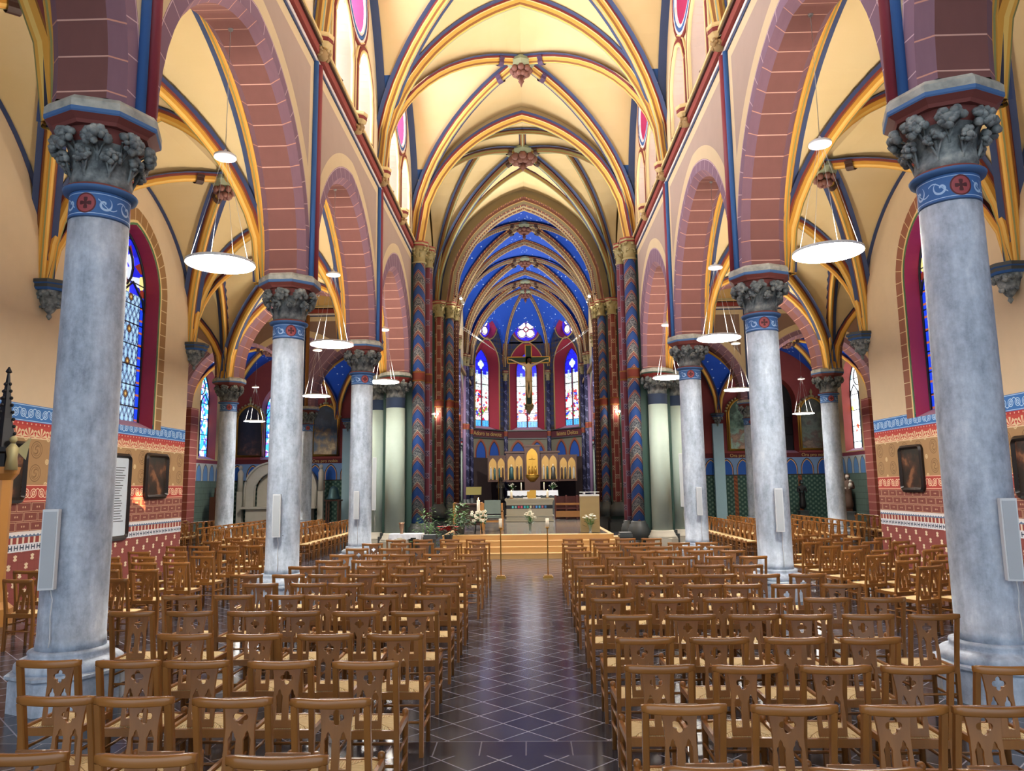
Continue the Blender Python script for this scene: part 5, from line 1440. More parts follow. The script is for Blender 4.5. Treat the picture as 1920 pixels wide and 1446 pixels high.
# ------------------------------------------------------------------ sanctuary platform
PX, PZ = 2.45, .60
pl = MB()
tops = [20.8, 21.07, 21.34, 21.61]
for k, yy in enumerate(tops):
    z0, z1 = k*.15, (k+1)*.15
    pl.box(-PX-.0, PX, yy, tops[k+1]+.02 if k < 3 else 21.95, z0, z1-.018, 0); pl.box(-PX-.01, PX+.01, yy-.02, (tops[k+1] if k < 3 else 21.95), z1-.018, z1, 1)
struct(pl.build('floor_sanctuary_steps', ['step_wood', 'step_tread']))
bpy.data.objects['floor_sanctuary_steps'].data.materials[1] = M['step_tread']
pf = MB(); pf.box(-PX+.12, PX-.12, 21.95, 34.2, 0, PZ-.012, 0); 
for sx in (-1, 1): pf.box(*sorted((sx*(PX-.12), sx*PX)), 21.95, 34.2, 0, PZ, 1)
pf.box(-5.5, 5.5, 34.2, 53, 0, PZ-.01, 0)
struct(pf.build('floor_sanctuary', ['marble', 'step_wood']))
rp_ = MB(); rp_.box(2.46, 3.1, 22.6, 23.4, 0, .30).box(2.46, 2.95, 22.6, 23.2, .30, .45); o = rp_.build('side_step', ['step_wood']); tag(o, 'small oak side step at the right edge of the sanctuary platform', 'step', kind='thing')

def obj1(name, mb, mats, label, cat, loc=(0, 0, 0), rz=0, group=None):
    o = mb.build(name, mats, None, loc, (0, 0, rz)); tag(o, label, cat, group, 'thing'); return o
# altar
t = empty('altar', (.06, 30.2, PZ), label='stone altar with a row of coloured glass squares on the sanctuary platform', cat='altar', kind='thing')
MB().box(-.98, .98, -.40, .40, .82, .90).box(-.94, .94, -.37, .37, .76, .82).build('altar_top', ['altar_stone'], t)
MB().box(-.92, .92, -.34, .34, 0, .76).box(-.96, .96, -.38, .38, 0, .05).box(-.96, .96, -.38, .38, .20, .24).build('altar_body', ['altar_stone'], t)
MB().box(-.92, .92, -.352, -.34, .50, .64).build('dark_band', ['lead'], t)
for k, cc in enumerate(['#5fc3c8', '#7fb3b8', '#c03a4a', '#c85a72', '#3fb0c0', '#35b09a', '#cfd0a8', '#8a6a6a', '#5f9ae8', '#55b4d8', '#b06a7a', '#3a78b8']):
    M['sq%d' % k] = plain('glass_square_%d' % k, cc, .2, 0, 0)
    MB().box(-.70+k*.118, -.70+k*.118+.075, -.362, -.352, .525, .615).build('glass_square', ['sq%d' % k], t)
def candle(x, y, z, r, h, label, cat='candle', dish=True, lit=True, group=None, name='altar_candle'):
    t = empty(name, (x, y, z), label=label, cat=cat, group=group, kind='thing')
    if dish: MB().lathe([(.08, 0), (.09, .01), (.10, .02), (.02, .025), (.02, .035), (r*1.2, .04)], n=14).build('candle_dish', ['brass'], t)
    MB().lathe([(r, .03), (r*.98, .03+h), (r*.5, .03+h+.005)], n=14).build('candle_stick', ['wax'], t)
    if lit: MB().lathe([(.002, .03+h), (.009, .045+h), (.006, .06+h), (.001, .08+h)], n=8).build('flame', ['flame'], t)
candle(-.66, 30.15, PZ+.90, .045, .26, 'thick cream candle on brass dish, left end of the stone altar', group='altar candles')
candle(.79, 30.15, PZ+.90, .045, .27, 'thick cream candle on brass dish, right end of the stone altar', group='altar candles')
obj1('missal_stand', MB().box(-.14, .14, -.08, .1, 0, .03).box(-.13, .13, .02, .05, .03, .28), ['gold'], 'gilt missal stand at the middle of the stone altar', 'stand', (.1, 30.2, PZ+.90))
for dx, lb in ((-.2, 'left'), (.32, 'right')):
    obj1('folded_cloth', MB().box(-.09, .09, -.06, .06, 0, .05), ['cloth'], 'small folded white cloth on the altar, %s of the gilt stand' % lb, 'cloth', (.1+dx, 30.0, PZ+.90))

# lectern
t = empty('lectern', (1.86, 22.6, PZ), label='square oak lectern with clear top on the right of the sanctuary platform', cat='lectern', kind='thing')
MB().box(-.28, .28, -.2, .2, 0, 1.06).build('lectern_body', ['oak2'], t)
MB().box(-.285, .285, -.21, .21, 1.06, 1.11).box(-.285, .285, -.21, .21, 1.17, 1.19).box(-.18, -.13, -.2, .2, 1.11, 1.17).box(.13, .18, -.2, .2, 1.11, 1.17).build('lectern_top', ['white_plastic'], t)
# flowers
def bouquet(x, y, z, label, vase_h=.28, r=.2, petal='petal', n=26, name='flower_vase', glass=True):
    t = empty(name, (x, y, z), label=label, cat='flowers', kind='thing'); rr = random.Random(int(abs(x*100)+abs(y*10)))
    MB().lathe([(.05, 0), (.04, .02), (.035, vase_h*.5), (.06, vase_h)], n=12, cap=False).build('vase', ['vase_glass'], t)
    st, lf, pt = MB(), MB(), MB()
    for k in range(n):
        a = rr.uniform(0, 2*pi); q = rr.uniform(.1, 1)*r; h = vase_h + rr.uniform(.12, .34)*(1.15-q/r*.5)
        p = (q*cos(a), q*sin(a)*.8, h); st.tube([(0, 0, .05), (q*.4*cos(a), q*.4*sin(a), vase_h*1.05), p], .004, 4)
        for m in range(5):
            b = 2*pi*m/5; pt.ball((p[0]+.022*cos(b), p[1]+.022*sin(b), p[2]+.006), .02, 0, 5, sz=.6)
        pt.ball((p[0], p[1], p[2]+.01), .014, 0, 5)
    for k in range(n):
        a = rr.uniform(0, 2*pi); q = rr.uniform(.3, 1.1)*r; h = vase_h + rr.uniform(-.05, .2)
        c = Vector((q*cos(a), q*sin(a), h)); d = Vector((cos(a), sin(a), rr.uniform(-.2, .6)))*.09; s_ = Vector((-sin(a), cos(a), 0))*.022
        lf.add([c-d, c+s_, c+d, c-s_], [(0, 1, 2, 3)])
    st.build('stems', ['leaf'], t); lf.build('leaves', ['leaf_dark'], t); pt.build('petals', [petal], t)
g = G('vase_glass'); g.obj(); M['vase_glass'] = g.fin(lin('#dfe8e4'), .05, spec=.6); g.b.inputs['Transmission Weight'].default_value = .8
bouquet(.07, 22.15, PZ, 'white flowers in a slim glass vase in front of the altar steps', .34, .17)
bouquet(1.83, 22.08, PZ, 'white roses in a glass vase in front of the oak lectern', .24, .2)
# paschal candle on a black stand with lilies
t = empty('paschal_candle', (-1.46, 22.3, PZ), label='tall decorated paschal candle on black iron stand with white lilies', cat='candle', kind='thing')
MB().lathe([(.05, .36), (.048, .98), (.02, .985)], n=16).build('candle_stick', ['wax'], t)
MB().lathe([(.002, .985), (.012, 1.0), (.008, 1.03), (.001, 1.06)], n=8).build('flame', ['flame'], t)
st = MB(); st.lathe([(.09, .33), (.1, .36)], n=16)
for k in range(4): a = pi/4+pi/2*k; st.tube([(.1*cos(a), .1*sin(a), .35), (.15*cos(a), .15*sin(a), 0)], .012, 5)
st.build('iron_stand', ['iron'], t)
fl, lf = MB(), MB(); rr = random.Random(3)
for k in range(24):
    a = rr.uniform(0, 2*pi); q = rr.uniform(.08, .24); z = rr.uniform(.36, .66); c = (q*cos(a), q*sin(a), z)
    for m in range(5): b = 2*pi*m/5; fl.ball((c[0]+.03*cos(b), c[1]+.01, c[2]+.03*sin(b)), .024, 0, 5)
    lf.ball((q*cos(a+.3), q*sin(a+.3), z-.07), .035, 0, 5)
fl.build('lilies', ['petal'], t); lf.build('leaves', ['leaf_dark'], t)
# potted plants
def bush(x, y, z, r, h, label, leafm, n=140, pot=True, seed=1, blen=.16, name='potted_plant', top=None, topm=None):
    t = empty(name, (x, y, z), label=label, cat='plant', kind='thing'); rr = random.Random(seed); lf = MB()
    if pot: MB().lathe([(r*.35, 0), (r*.45, .22), (r*.5, .24), (r*.4, .25)], n=14).build('pot', ['dark_stone'], t)
    for k in range(n):
        a = rr.uniform(0, 2*pi); el = rr.uniform(.1, 1.35); q = r*rr.uniform(.3, 1)
        c = Vector((q*cos(a)*cos(el)*1.2, q*sin(a)*cos(el)*1.2, .18+h*sin(el)*rr.uniform(.5, 1)))
        d = Vector((cos(a), sin(a), rr.uniform(-.4, .5))).normalized()*blen*rr.uniform(.6, 1.2); s_ = d.cross(Vector((0, 0, 1))).normalized()*blen*.16
        lf.add([c, c+d*.5+s_, c+d+Vector((0, 0, -.02)), c+d*.5-s_], [(0, 1, 2, 3)])
    for k in range(12):
        a = rr.uniform(0, 2*pi); lf.tube([(0, 0, .1), (r*.5*cos(a), r*.5*sin(a), h*.7)], .006, 4)
    lf.build('leaves', [leafm], t)
    if top:
        m = MB()
        for k in range(top):
            a = rr.uniform(0, 2*pi); q = r*rr.uniform(0, .95); c = Vector((q*cos(a), q*sin(a), h*rr.uniform(.85, 1.1)))
            for i in range(6):
                b = 2*pi*i/6+rr.uniform(-.3, .3); d = Vector((cos(b), sin(b), .25))*.10; s_ = Vector((-sin(b), cos(b), 0))*.032; m.add([c, c+d*.6+s_, c+d, c+d*.6-s_], [(0, 1, 2, 3)])
        m.build('bracts', [topm], t)
bush(-2.95, 22.0, .0, .38, 1.35, 'tall leafy green plant beside the left painted pier', 'leaf', 230, seed=2)
bush(-2.1, 22.95, PZ, .36, .75, 'bushy green fern on the left of the sanctuary platform', 'leaf', 220, seed=3, blen=.2)
bush(-1.95, 22.05, PZ, .24, .35, 'low pale green plant beside the paschal candle stand', 'leaf_dark', 150, seed=4)
bush(-2.2, 20.9, .42, .27, .42, 'red poinsettia plant at the left end of the steps', 'leaf_dark', 90, seed=5, top=46, topm='petal_red', name='poinsettia')
obj1('flower_stand', MB().box(-.13, .13, -.13, .13, .39, .415).box(-.03, .03, -.03, .03, 0, .39).box(-.12, .12, -.12, .12, 0, .02), ['dark_wood'], 'small dark wooden stand under the red poinsettia', 'stand', (-2.2, 20.9, 0))
# stone rail posts
for sd, sn, yy in ((-1, 'left', 20.6), (1, 'right', 20.75)):
    t = empty('rail_post', (sd*2.66, yy-.1, 0), label='short dark stone post at the %s end of the sanctuary steps' % sn, cat='post', kind='thing', group='stone rail posts')
    MB().box(-.14, .14, -.14, .14, 0, .58).build('post_body', ['dark_stone'], t); MB().box(-.18, .18, -.18, .18, .58, .64).box(-.16, .16, -.16, .16, .64, .70).build('post_cap', ['dark_stone'], t)
# altar servers' candle stands in the aisle
for x, lb in ((-.58, 'left'), (.44, 'right')):
    t = empty('candle_stand', (x, 16.45, 0), label='slim brass floor candle stand with white candle, %s one in the aisle' % lb, cat='candle stand', group='aisle candle stands', kind='thing')
    MB().box(-.11, .11, -.11, .11, 0, .035).box(-.085, .085, -.085, .085, .035, .06).build('base', ['brass'], t)
    MB().lathe([(.012, .06), (.012, 1.0), (.02, 1.02), (.012, 1.03), (.03, 1.06), (.05, 1.07), (.05, 1.08)], n=12).build('pole', ['brass'], t)
    MB().lathe([(.037, 1.08), (.037, 1.27), (.01, 1.275)], n=16).build('candle_stick', ['wax'], t)
# white cloth table with metal vase
t = empty('cloth_table', (-3.36, 20.9, 0), label='small table under a white cloth beside the left painted pier', cat='table', kind='thing')
MB().box(-.42, .42, -.25, .25, .66, .70).build('table_top', ['dark_wood'], t)
for sx in (-1, 1):
    for sy in (-1, 1): MB().box(sx*.36-.025, sx*.36+.025, sy*.2-.025, sy*.2+.025, 0, .66).build('leg', ['dark_wood'], t)
cl = MB(); cl.box(-.45, .45, -.28, .28, .702, .712)
for k in range(12):
    x0 = -.45+k*.075; dz = .12+.03*sin(k*1.3); cl.quad((x0, -.285, .71), (x0+.075, -.285, .71), (x0+.075, -.30-.01*(k % 2), .71-dz), (x0, -.30-.01*((k+1) % 2), .71-dz))
for sx in (-1, 1): cl.quad((sx*.45, -.28, .71), (sx*.45, .28, .71), (sx*.47, .30, .52), (sx*.47, -.30, .50))
obj1('table_cloth', cl, ['cloth'], 'white cloth draped over the small side table', 'tablecloth', (-3.36, 20.9, 0))
obj1('metal_vase', MB().lathe([(.05, 0), (.055, .01), (.03, .04), (.05, .10), (.065, .18), (.06, .24), (.09, .30), (.085, .30), (.05, .24), (.01, .1)], n=20), ['copper'], 'hammered metal vase on the white cloth table', 'vase', (-3.5, 20.85, .713))
# presider chair
t = empty('presider_chair', (-1.12, 24.2, PZ), label='pale wood armchair with grey cushions left of the altar', cat='chair', kind='thing')
for sx in (-1, 1):
    for yy, hh in ((-.22, .86), (.22, .58)): MB().box(sx*.30-.03, sx*.30+.03, yy-.03, yy+.03, 0, hh).build('leg', ['oak'], t)
    MB().box(sx*.30-.035, sx*.30+.035, -.25, .25, .58, .61).build('armrest', ['oak'], t)
MB().box(-.27, .27, -.22, .22, .38, .46).build('seat', ['grey_fabric'], t); MB().box(-.26, .26, -.26, -.20, .52, .95).build('backrest', ['grey_fabric'], t)
MB().box(-.27, .27, -.21, -.19, .25, .30).box(-.27, .27, .19, .21, .25, .30).build('stretcher', ['oak'], t)
# wooden prie-dieu on the left
t = empty('prie_dieu', (-2.0, 25.2, PZ), label='dark wood kneeling desk with oak posts, left of the paschal candle', cat='kneeler', kind='thing')
MB().box(-.45, .45, -.2, .2, .78, .83).box(-.45, .45, .1, .14, .1, .78).build('desk', ['dark_wood'], t)
for sx in (-1, 1): MB().box(sx*.45-.04, sx*.45+.04, -.2, .2, 0, .86).build('side_post', ['oak'], t)
# music stand
t = empty('music_stand', (-1.95, 27.0, PZ), label='brass-topped music stand behind the paschal candle', cat='music stand', kind='thing')
MB().add([(-.28, -.02, 1.12), (.28, -.02, 1.12), (.28, .12, 1.38), (-.28, .12, 1.38)], [(0, 1, 2, 3)]).box(-.28, .28, -.06, -.01, 1.10, 1.125).build('desk', ['olive'], t)
MB().tube([(0, .05, 1.2), (0, .05, .1)], .014, 6).tube([(0, .05, .15), (-.25, -.1, 0)], .01, 5).tube([(0, .05, .15), (.25, -.1, 0)], .01, 5).tube([(0, .05, .15), (0, .32, 0)], .01, 5).build('tripod', ['iron'], t)
# low choir stalls on the right of the altar
t = empty('choir_stall', (2.05, 31.4, PZ), label='low reddish wooden choir stall right of the stone altar', cat='stall', kind='thing')
MB().box(-.9, .9, -.15, .15, .42, .47).box(-.9, .9, .12, .16, 0, .95).build('bench', ['rosewood'], t)
b_ = MB()
for k in range(5): b_.box(-.9+k*.45-.03, -.9+k*.45+.03, -.2, .2, 0, 1.0)
b_.build('divider', ['rosewood'], t); MB().box(-.9, .9, -.22, -.18, .6, .68).box(-.9, .9, -.21, -.17, .1, .35).build('front_panel', ['oak'], t)

# ------------------------------------------------------------------ figures
def skin_mesh(joints, edges, rad, name, mat, levels=2):
    me = bpy.data.meshes.new(name); me.from_pydata(joints, edges, []); o = bpy.data.objects.new(name, me); COL.objects.link(o)
    o.modifiers.new('s', 'SKIN'); 
    for v, r in zip(me.skin_vertices[0].data, rad): v.radius = (r, r) if not isinstance(r, tuple) else r; v.use_root = False
    me.skin_vertices[0].data[0].use_root = True
    sb = o.modifiers.new('b', 'SUBSURF'); sb.levels = levels
    bpy.context.view_layer.update()
    out = bpy.data.meshes.new_from_object(o.evaluated_get(bpy.context.evaluated_depsgraph_get()))
    bpy.data.objects.remove(o); out.materials.clear(); out.materials.append(M[mat])
    for p in out.polygons: p.use_smooth = True
    return out
def head(mb, c, r, mat=0, hair=None):
    mb.ball(c, r, mat, 12, sz=1.25); mb.ball((c[0], c[1]-r*.95, c[2]-r*.1), r*.2, mat, 6, sz=1.4)
    for s in (-1, 1): mb.ball((c[0]+s*r*.35, c[1]-r*.86, c[2]+r*.15), r*.13, mat, 5); mb.ball((c[0]+s*r*.97, c[1], c[2]), r*.18, mat, 5, sz=1.5)
    mb.ball((c[0], c[1]-r*.85, c[2]-r*.55), r*.22, mat, 6, sz=.4)
# crucifix hanging in the choir arch
t = empty('crucifix', (.12, 36.0, 5.75), label='large hanging crucifix with carved figure on a dark green gilt-edged cross', cat='crucifix', kind='thing')
cr = MB(); cr.box(-.14, .14, 0, .08, .2, 3.15); cr.box(-1.02, 1.02, 0, .08, 2.26, 2.56); cr.build('cross', ['dark_green'], t)
ed = MB()
for a, b, c_, d in ((-.14, .14, 3.13, 3.17), (-.17, -.13, 2.56, 3.17), (.13, .17, 2.56, 3.17), (-1.05, -.14, 2.54, 2.58), (.14, 1.05, 2.54, 2.58), (-1.05, -.14, 2.24, 2.28), (.14, 1.05, 2.24, 2.28), (-1.05, -1.01, 2.24, 2.58), (1.01, 1.05, 2.24, 2.58), (-.17, -.13, .2, 2.26), (.13, .17, .2, 2.26)):
    ed.box(a, b, -.02, .09, c_, d)
ed.build('gilt_edging', ['gold'], t)
J = [(0, -.14, 1.42), (0, -.15, 1.62), (0, -.16, 1.85), (0, -.15, 2.08), (0, -.17, 2.20), (.03, -.21, 2.33),
     (-.17, -.13, 2.10), (-.50, -.10, 2.24), (-.80, -.07, 2.40), (-.90, -.06, 2.43), (.17, -.13, 2.10), (.50, -.10, 2.24), (.80, -.07, 2.40), (.90, -.06, 2.43),
     (-.08, -.14, 1.36), (-.09, -.24, .98), (-.04, -.14, .62), (-.03, -.2, .50), (.08, -.14, 1.36), (.09, -.22, .98), (.03, -.14, .62), (.03, -.22, .50)]
Ed = [(0, 1), (1, 2), (2, 3), (3, 4), (4, 5), (3, 6), (6, 7), (7, 8), (8, 9), (3, 10), (10, 11), (11, 12), (12, 13), (0, 14), (14, 15), (15, 16), (16, 17), (0, 18), (18, 19), (19, 20), (20, 21)]
Rd = [.125, .11, .135, .13, .05, .085, .06, .045, .032, .04, .06, .045, .032, .04, .09, .06, .04, .035, .09, .06, .04, .035]
put('figure', skin_mesh(J, Ed, Rd, 'figure', 'flesh_paint'), t)
lc = MB(); lc.lathe([(.16, 0), (.175, .10), (.15, .2)], (0, -.14, 1.28), 14); lc.build('loincloth', ['loin'], t)
MB().lathe([(.02, .12), (.09, .07), (.105, 0), (.09, -.1), (.04, -.14)], (.03, -.19, 2.36), 10).build('hair', ['dark_wood'], t)
fg = MB(); rr = random.Random(8)
for sx in (-1, 1):
    for k in range(5): fg.tube([(sx*.90, -.06, 2.43), (sx*(.95+.01*k), -.08, 2.39+k*.022)], .009, 4)
fg.build('fingers', ['flesh_paint'], t)
bs_ = MB(); foliage(bs_, (0, .04, 0), .16, .1, 8, 0, 4, .09, 5); bs_.lathe([(.02, -.3), (.16, 0), (.18, .2)], (0, .04, 0), 8); bs_.build('carved_foot', ['carved_gold'], t)
for sx in (-1, 1):
    for dz in (0, .14): MB().tube([(sx*1.03, .04, 2.5-dz*.3), (sx*3.5, .04, 4.2+dz)], .006, 4).build('support_wire', ['steel'], t)
def robed(name, x, y, z, h, label, robe, skin_, seed=0, staff=False, child=False, rz=0.0, base=None):
    t = empty(name, (x, y, z), rz, label=label, cat='statue', kind='thing'); b = 0
    if base: MB().box(-.22, .22, -.2, .2, 0, base-.05).box(-.26, .26, -.24, .24, base-.05, base).build('pedestal', ['dark_stone'], t); b = base
    k = h/1.75
    J = [(0, 0, .9), (0, 0, 1.15), (0, .0, 1.36), (0, -.01, 1.48), (0, -.03, 1.58), (-.2, 0, 1.36), (-.26, -.04, 1.1), (-.12, -.22, 1.08), (.2, 0, 1.36), (.26, -.04, 1.1), (.12, -.22, 1.12), (0, 0, .5), (0, 0, .06)]
    Ed = [(0, 1), (1, 2), (2, 3), (3, 4), (2, 5), (5, 6), (6, 7), (2, 8), (8, 9), (9, 10), (0, 11), (11, 12)]
    me = skin_mesh([(a*k, c*k, d*k+b) for a, c, d in J], Ed, [r*k for r in (.17, .16, .15, .06, .05, .085, .07, .045, .085, .07, .045, .2, .25)], 'robe', robe); put('robed_body', me, t)
    hd = MB(); head(hd, (0, -.03*k, 1.64*k+b), .095*k); 
    for sx in (-1, 1):
        for q in range(5): hd.tube([(sx*.12*k, -.24*k, (1.09+.012*q)*k+b), (sx*.05*k, -.27*k, (1.07+.02*q)*k+b)], .012*k, 5)
    hd.build('head', [skin_], t)
    hh = MB(); hh.lathe([(.02, .15), (.09, .11), (.112, .03), (.11, -.06)], (0, .01, 1.64*k+b), 10); hh.build('hood', [robe], t)
    if staff: MB().tube([(-.16*k, -.26*k, b), (-.16*k, -.26*k, 1.9*k+b)], .015, 6).build('staff', ['gold'], t)
    if child:
        c = MB(); c.lathe([(.02, 0), (.09, .02), (.10, .14), (.05, .24), (.02, .26)], (.14*k, -.2*k, 1.12*k+b), 10); c.ball((.14*k, -.22*k, 1.44*k+b), .07*k); c.build('child', [skin_], t)
robed('saint_statue', -1.4, 38.5, PZ, 1.25, 'greyish robed statue with staff standing left of the high altar', 'bronze', 'pale_stone', staff=True, base=.55)
robed('monk_statue', 15.0, 35.4, 0, 1.7, 'brown-robed monk statue holding a white child in the right transept chapel', 'robe_brown', 'robe_white', child=True, base=.65, rz=-.5)
robed('dark_statue', 14.0, 38.6, 0, 1.5, 'dark statue against the green wall hanging, right transept chapel', 'iron', 'teal_metal', base=.6)

# ------------------------------------------------------------------ high altar
AX = .28
t = empty('high_altar', (AX, 46.8, PZ), label='old high altar table with white lace cloth and gilt front panel', cat='altar', kind='thing')
MB().box(-1.5, 1.5, 0, .9, 0, 1.10).build('altar_body', ['dark_stone'], t)
MB().box(-.2, .2, -.1, -.02, .45, 1.16).build('gilt_panel', ['gold'], t)
lc = MB(); N = 40
for k in range(N):
    x0 = -1.58+3.16*k/N; x1 = x0+3.16/N; z0 = .82+.025*sin(k*1.7); z1 = .82+.025*sin((k+1)*1.7); lc.quad((x0, -.04, 1.13), (x1, -.04, 1.13), (x1, -.06, z1), (x0, -.06, z0))
lc.box(-1.58, 1.58, -.04, .92, 1.11, 1.135); lc.quad((-1.58, -.04, 1.13), (-1.58, .9, 1.13), (-1.66, .9, .55), (-1.66, -.04, .6)); lc.quad((1.58, -.04, 1.13), (1.58, .9, 1.13), (1.66, .9, .55), (1.66, -.04, .6))
obj1('altar_cloth', lc, ['cloth'], 'white lace cloth hanging over the old high altar', 'altar cloth', (AX, 46.8, PZ))
for dx, lb in ((-.72, 'left'), (.72, 'right')):
    candle(AX+dx, 47.3, PZ+1.135, .035, .42, 'slim white candle on the old high altar, %s of the gilt niche' % lb, group='high altar candles')
    bouquet(AX+dx*1.75, 47.5, PZ+1.135, 'white flower arrangement on the old high altar, %s side' % lb, .15, .3, n=18)
t = empty('carved_reredos', (AX, 48.6, 0), label='carved wooden triptych with gilt gothic niches and figures behind the high altar', cat='altarpiece', kind='thing')
R_ = MB(); R_.box(-1.7, 1.7, 0, .3, 2.3, 4.15); R_.box(-2.9, -1.72, -.05, .12, 2.32, 3.95); R_.box(1.72, 2.9, -.05, .12, 2.32, 3.95); R_.box(-1.8, 1.8, -.08, .36, 4.15, 4.28)
R_.box(-2.95, -1.68, -.08, .14, 3.95, 4.02); R_.box(1.68, 2.95, -.08, .14, 3.95, 4.02); R_.build('wooden_case', ['dark_wood'], t)
MB().box(-.5, .5, -.25, .3, 1.7, 4.55).box(-.56, .56, -.3, .3, 4.55, 4.68).build('central_tower', ['dark_wood'], t)
def niche(x0, x1, z0, z1, nf, y, seed):
    w = x1-x0; pts = [(x0, z0)] + [((x0+x1)/2+u, z) for u, z in arch_pts(w/2, w*.9, z1-w*.9, 6)] + [(x1, z0)]
    m = MB(); m.add([(a, y, b) for a, b in pts], [tuple(range(len(pts)))]); m.build('gilt_niche', ['gold_field'], t)
    for k in range(nf):
        fx = x0 + w*(k+.5)/nf; hgt = (z1-z0)*.62; f = MB(); c = ['robe_white', 'teal_metal', 'robe_brown', 'bronze'][(seed+k) % 4]
        f.lathe([(w/nf*.34, 0), (w/nf*.28, hgt*.4), (w/nf*.30, hgt*.72), (w/nf*.12, hgt*.86)], (fx, y-.06, z0+.02), 10, 0, sy=.5); f.build('niche_figure', [c], t)
        h = MB(); h.ball((fx, y-.06, z0+hgt*.93), w/nf*.15, 0, 8, sz=1.2); h.build('niche_head', ['flesh_paint'], t)
for s0, x0, x1, n_, y in ((0, -2.82, -2.32, 2, -.06), (1, -2.26, -1.80, 2, -.06), (2, 1.80, 2.26, 2, -.06), (3, 2.32, 2.82, 2, -.06), (1, -1.60, -1.12, 1, -.01), (2, -1.1, -.62, 2, -.01), (0, .62, 1.1, 2, -.01), (3, 1.12, 1.60, 1, -.01)):
    niche(x0, x1, 2.45, 3.85 if abs(x0) > 1.7 else 4.0, n_, y, s0)
cg = MB(); pts = [(-.36, 2.75)] + arch_pts(.36, .55, 3.9, 6) + [(.36, 2.75)]; cg.add([(a, -.26, b) for a, b in pts], [tuple(range(len(pts)))]); cg.build('golden_niche', ['gold'], t)
cf = MB(); cf.box(-.03, .03, -.36, -.30, 3.1, 4.1); cf.box(-.2, .2, -.36, -.30, 3.75, 3.82)
for sx in (-.2, 0, .2): cf.lathe([(.08, 0), (.07, .3), (.03, .5)], (sx, -.33, 2.8), 8)
cf.build('golden_figures', ['gold'], t)
MB().lathe([(.22, 2.3), (.42, 2.55), (.46, 2.62), (.42, 2.7), (.5, 2.75)], (0, -.1, 0), 16).build('golden_basin', ['gold'], t)

# ------------------------------------------------------------------ left transept: stone altar, bell, shrines
t = empty('stone_side_altar', (-13.1, 39.3, 0), label='pale carved stone altar with arched niche and side figures, left transept chapel', cat='altar', kind='thing')
a_ = MB(); o_ = [(-1.9, 1.1)] + arch_pts(1.9, 1.3, 2.0) + [(1.9, 1.1)]; i_ = [(-1.35, 1.1)] + arch_pts(1.35, .95, 1.9) + [(1.35, 1.1)]
for (p0, p1), (q0, q1) in zip(zip(o_[:-1], o_[1:]), zip(i_[:-1], i_[1:])):
    a_.quad((p0[0], 0, p0[1]), (p1[0], 0, p1[1]), (q1[0], -.05, q1[1]), (q0[0], -.05, q0[1])); a_.quad((p0[0], 0, p0[1]), (p1[0], 0, p1[1]), (p1[0], .5, p1[1]), (p0[0], .5, p0[1]))
a_.tube([(a, -.05, b) for a, b in o_], .06, 6); a_.tube([(a, -.06, b) for a, b in i_], .05, 6); a_.box(-2.0, 2.0, -.5, .5, .98, 1.1); a_.box(-1.7, 1.7, -.35, .45, 0, .98); a_.build('stone_frame', ['pale_stone'], t)
MB().add([(a, .3, b) for a, b in i_], [tuple(range(len(i_)))]).build('niche_back', ['pale_stone'], t)
for sx in (-1, 1):
    f = MB(); f.box(sx*2.15-.14, sx*2.15+.14, -.1, .2, 0, 1.9); f.lathe([(.16, 0), (.14, .7), (.16, .95), (.06, 1.15)], (sx*2.15, 0, 1.9), 10); f.ball((sx*2.15, -.02, 3.15), .11, 0, 8, sz=1.2); f.build('side_figure', ['pale_stone'], t)
t = empty('church_bell', (-10.1, 38.7, 0), label='green bronze bell resting on a dark wooden frame, left transept chapel', cat='bell', kind='thing')
MB().lathe([(.40, 1.45), (.34, 1.52), (.27, 1.7), (.23, 1.9), (.20, 2.02), (.10, 2.1), (.04, 2.14)], n=20).build('bell', ['teal_metal'], t)
f = MB(); f.box(-.4, .4, -.3, .3, 1.35, 1.43)
for sx in (-.3, .3):
    for sy in (-.22, .22): f.box(sx-.04, sx+.04, sy-.04, sy+.04, 0, 1.35)
f.build('wooden_frame', ['dark_wood'], t)
def shrine(x, y, z, label, h=3.0, w=.7, wood='dark_wood', rz=0):
    t = empty('carved_shrine', (x, y, z), rz, label=label, cat='shrine', kind='thing')
    MB().box(-w/2, w/2, -.3, .3, 0, h*.55).build('cabinet', [wood], t)
    MB().box(-w*.36, w*.36, -.33, -.30, .3, h*.5).build('door', ['gold_brown'], t)
    sp = MB()
    for dx, hh in ((0, h), (-w*.42, h*.78), (w*.42, h*.72)):
        sp.lathe([(.12 if dx else .2, h*.55), (.10 if dx else .16, hh*.72 if not dx else h*.62), (.01, hh)], (dx, 0, 0), 6, 0, False)
        for k in range(6): sp.ball((dx+.05, -.05, h*.6+k*(hh-h*.6)/6.5), .03, 0, 5)
    sp.build('spire', [wood], t)
shrine(15.6, 37.6, 0, 'dark carved wooden shrine with spires under the chapel window, right transept', 3.2, .9, rz=pi/2)
shrine(-15.4, 37.0, 0, 'dark wooden shrine with gilt front in the left transept chapel', 3.0, .8, rz=-pi/2)
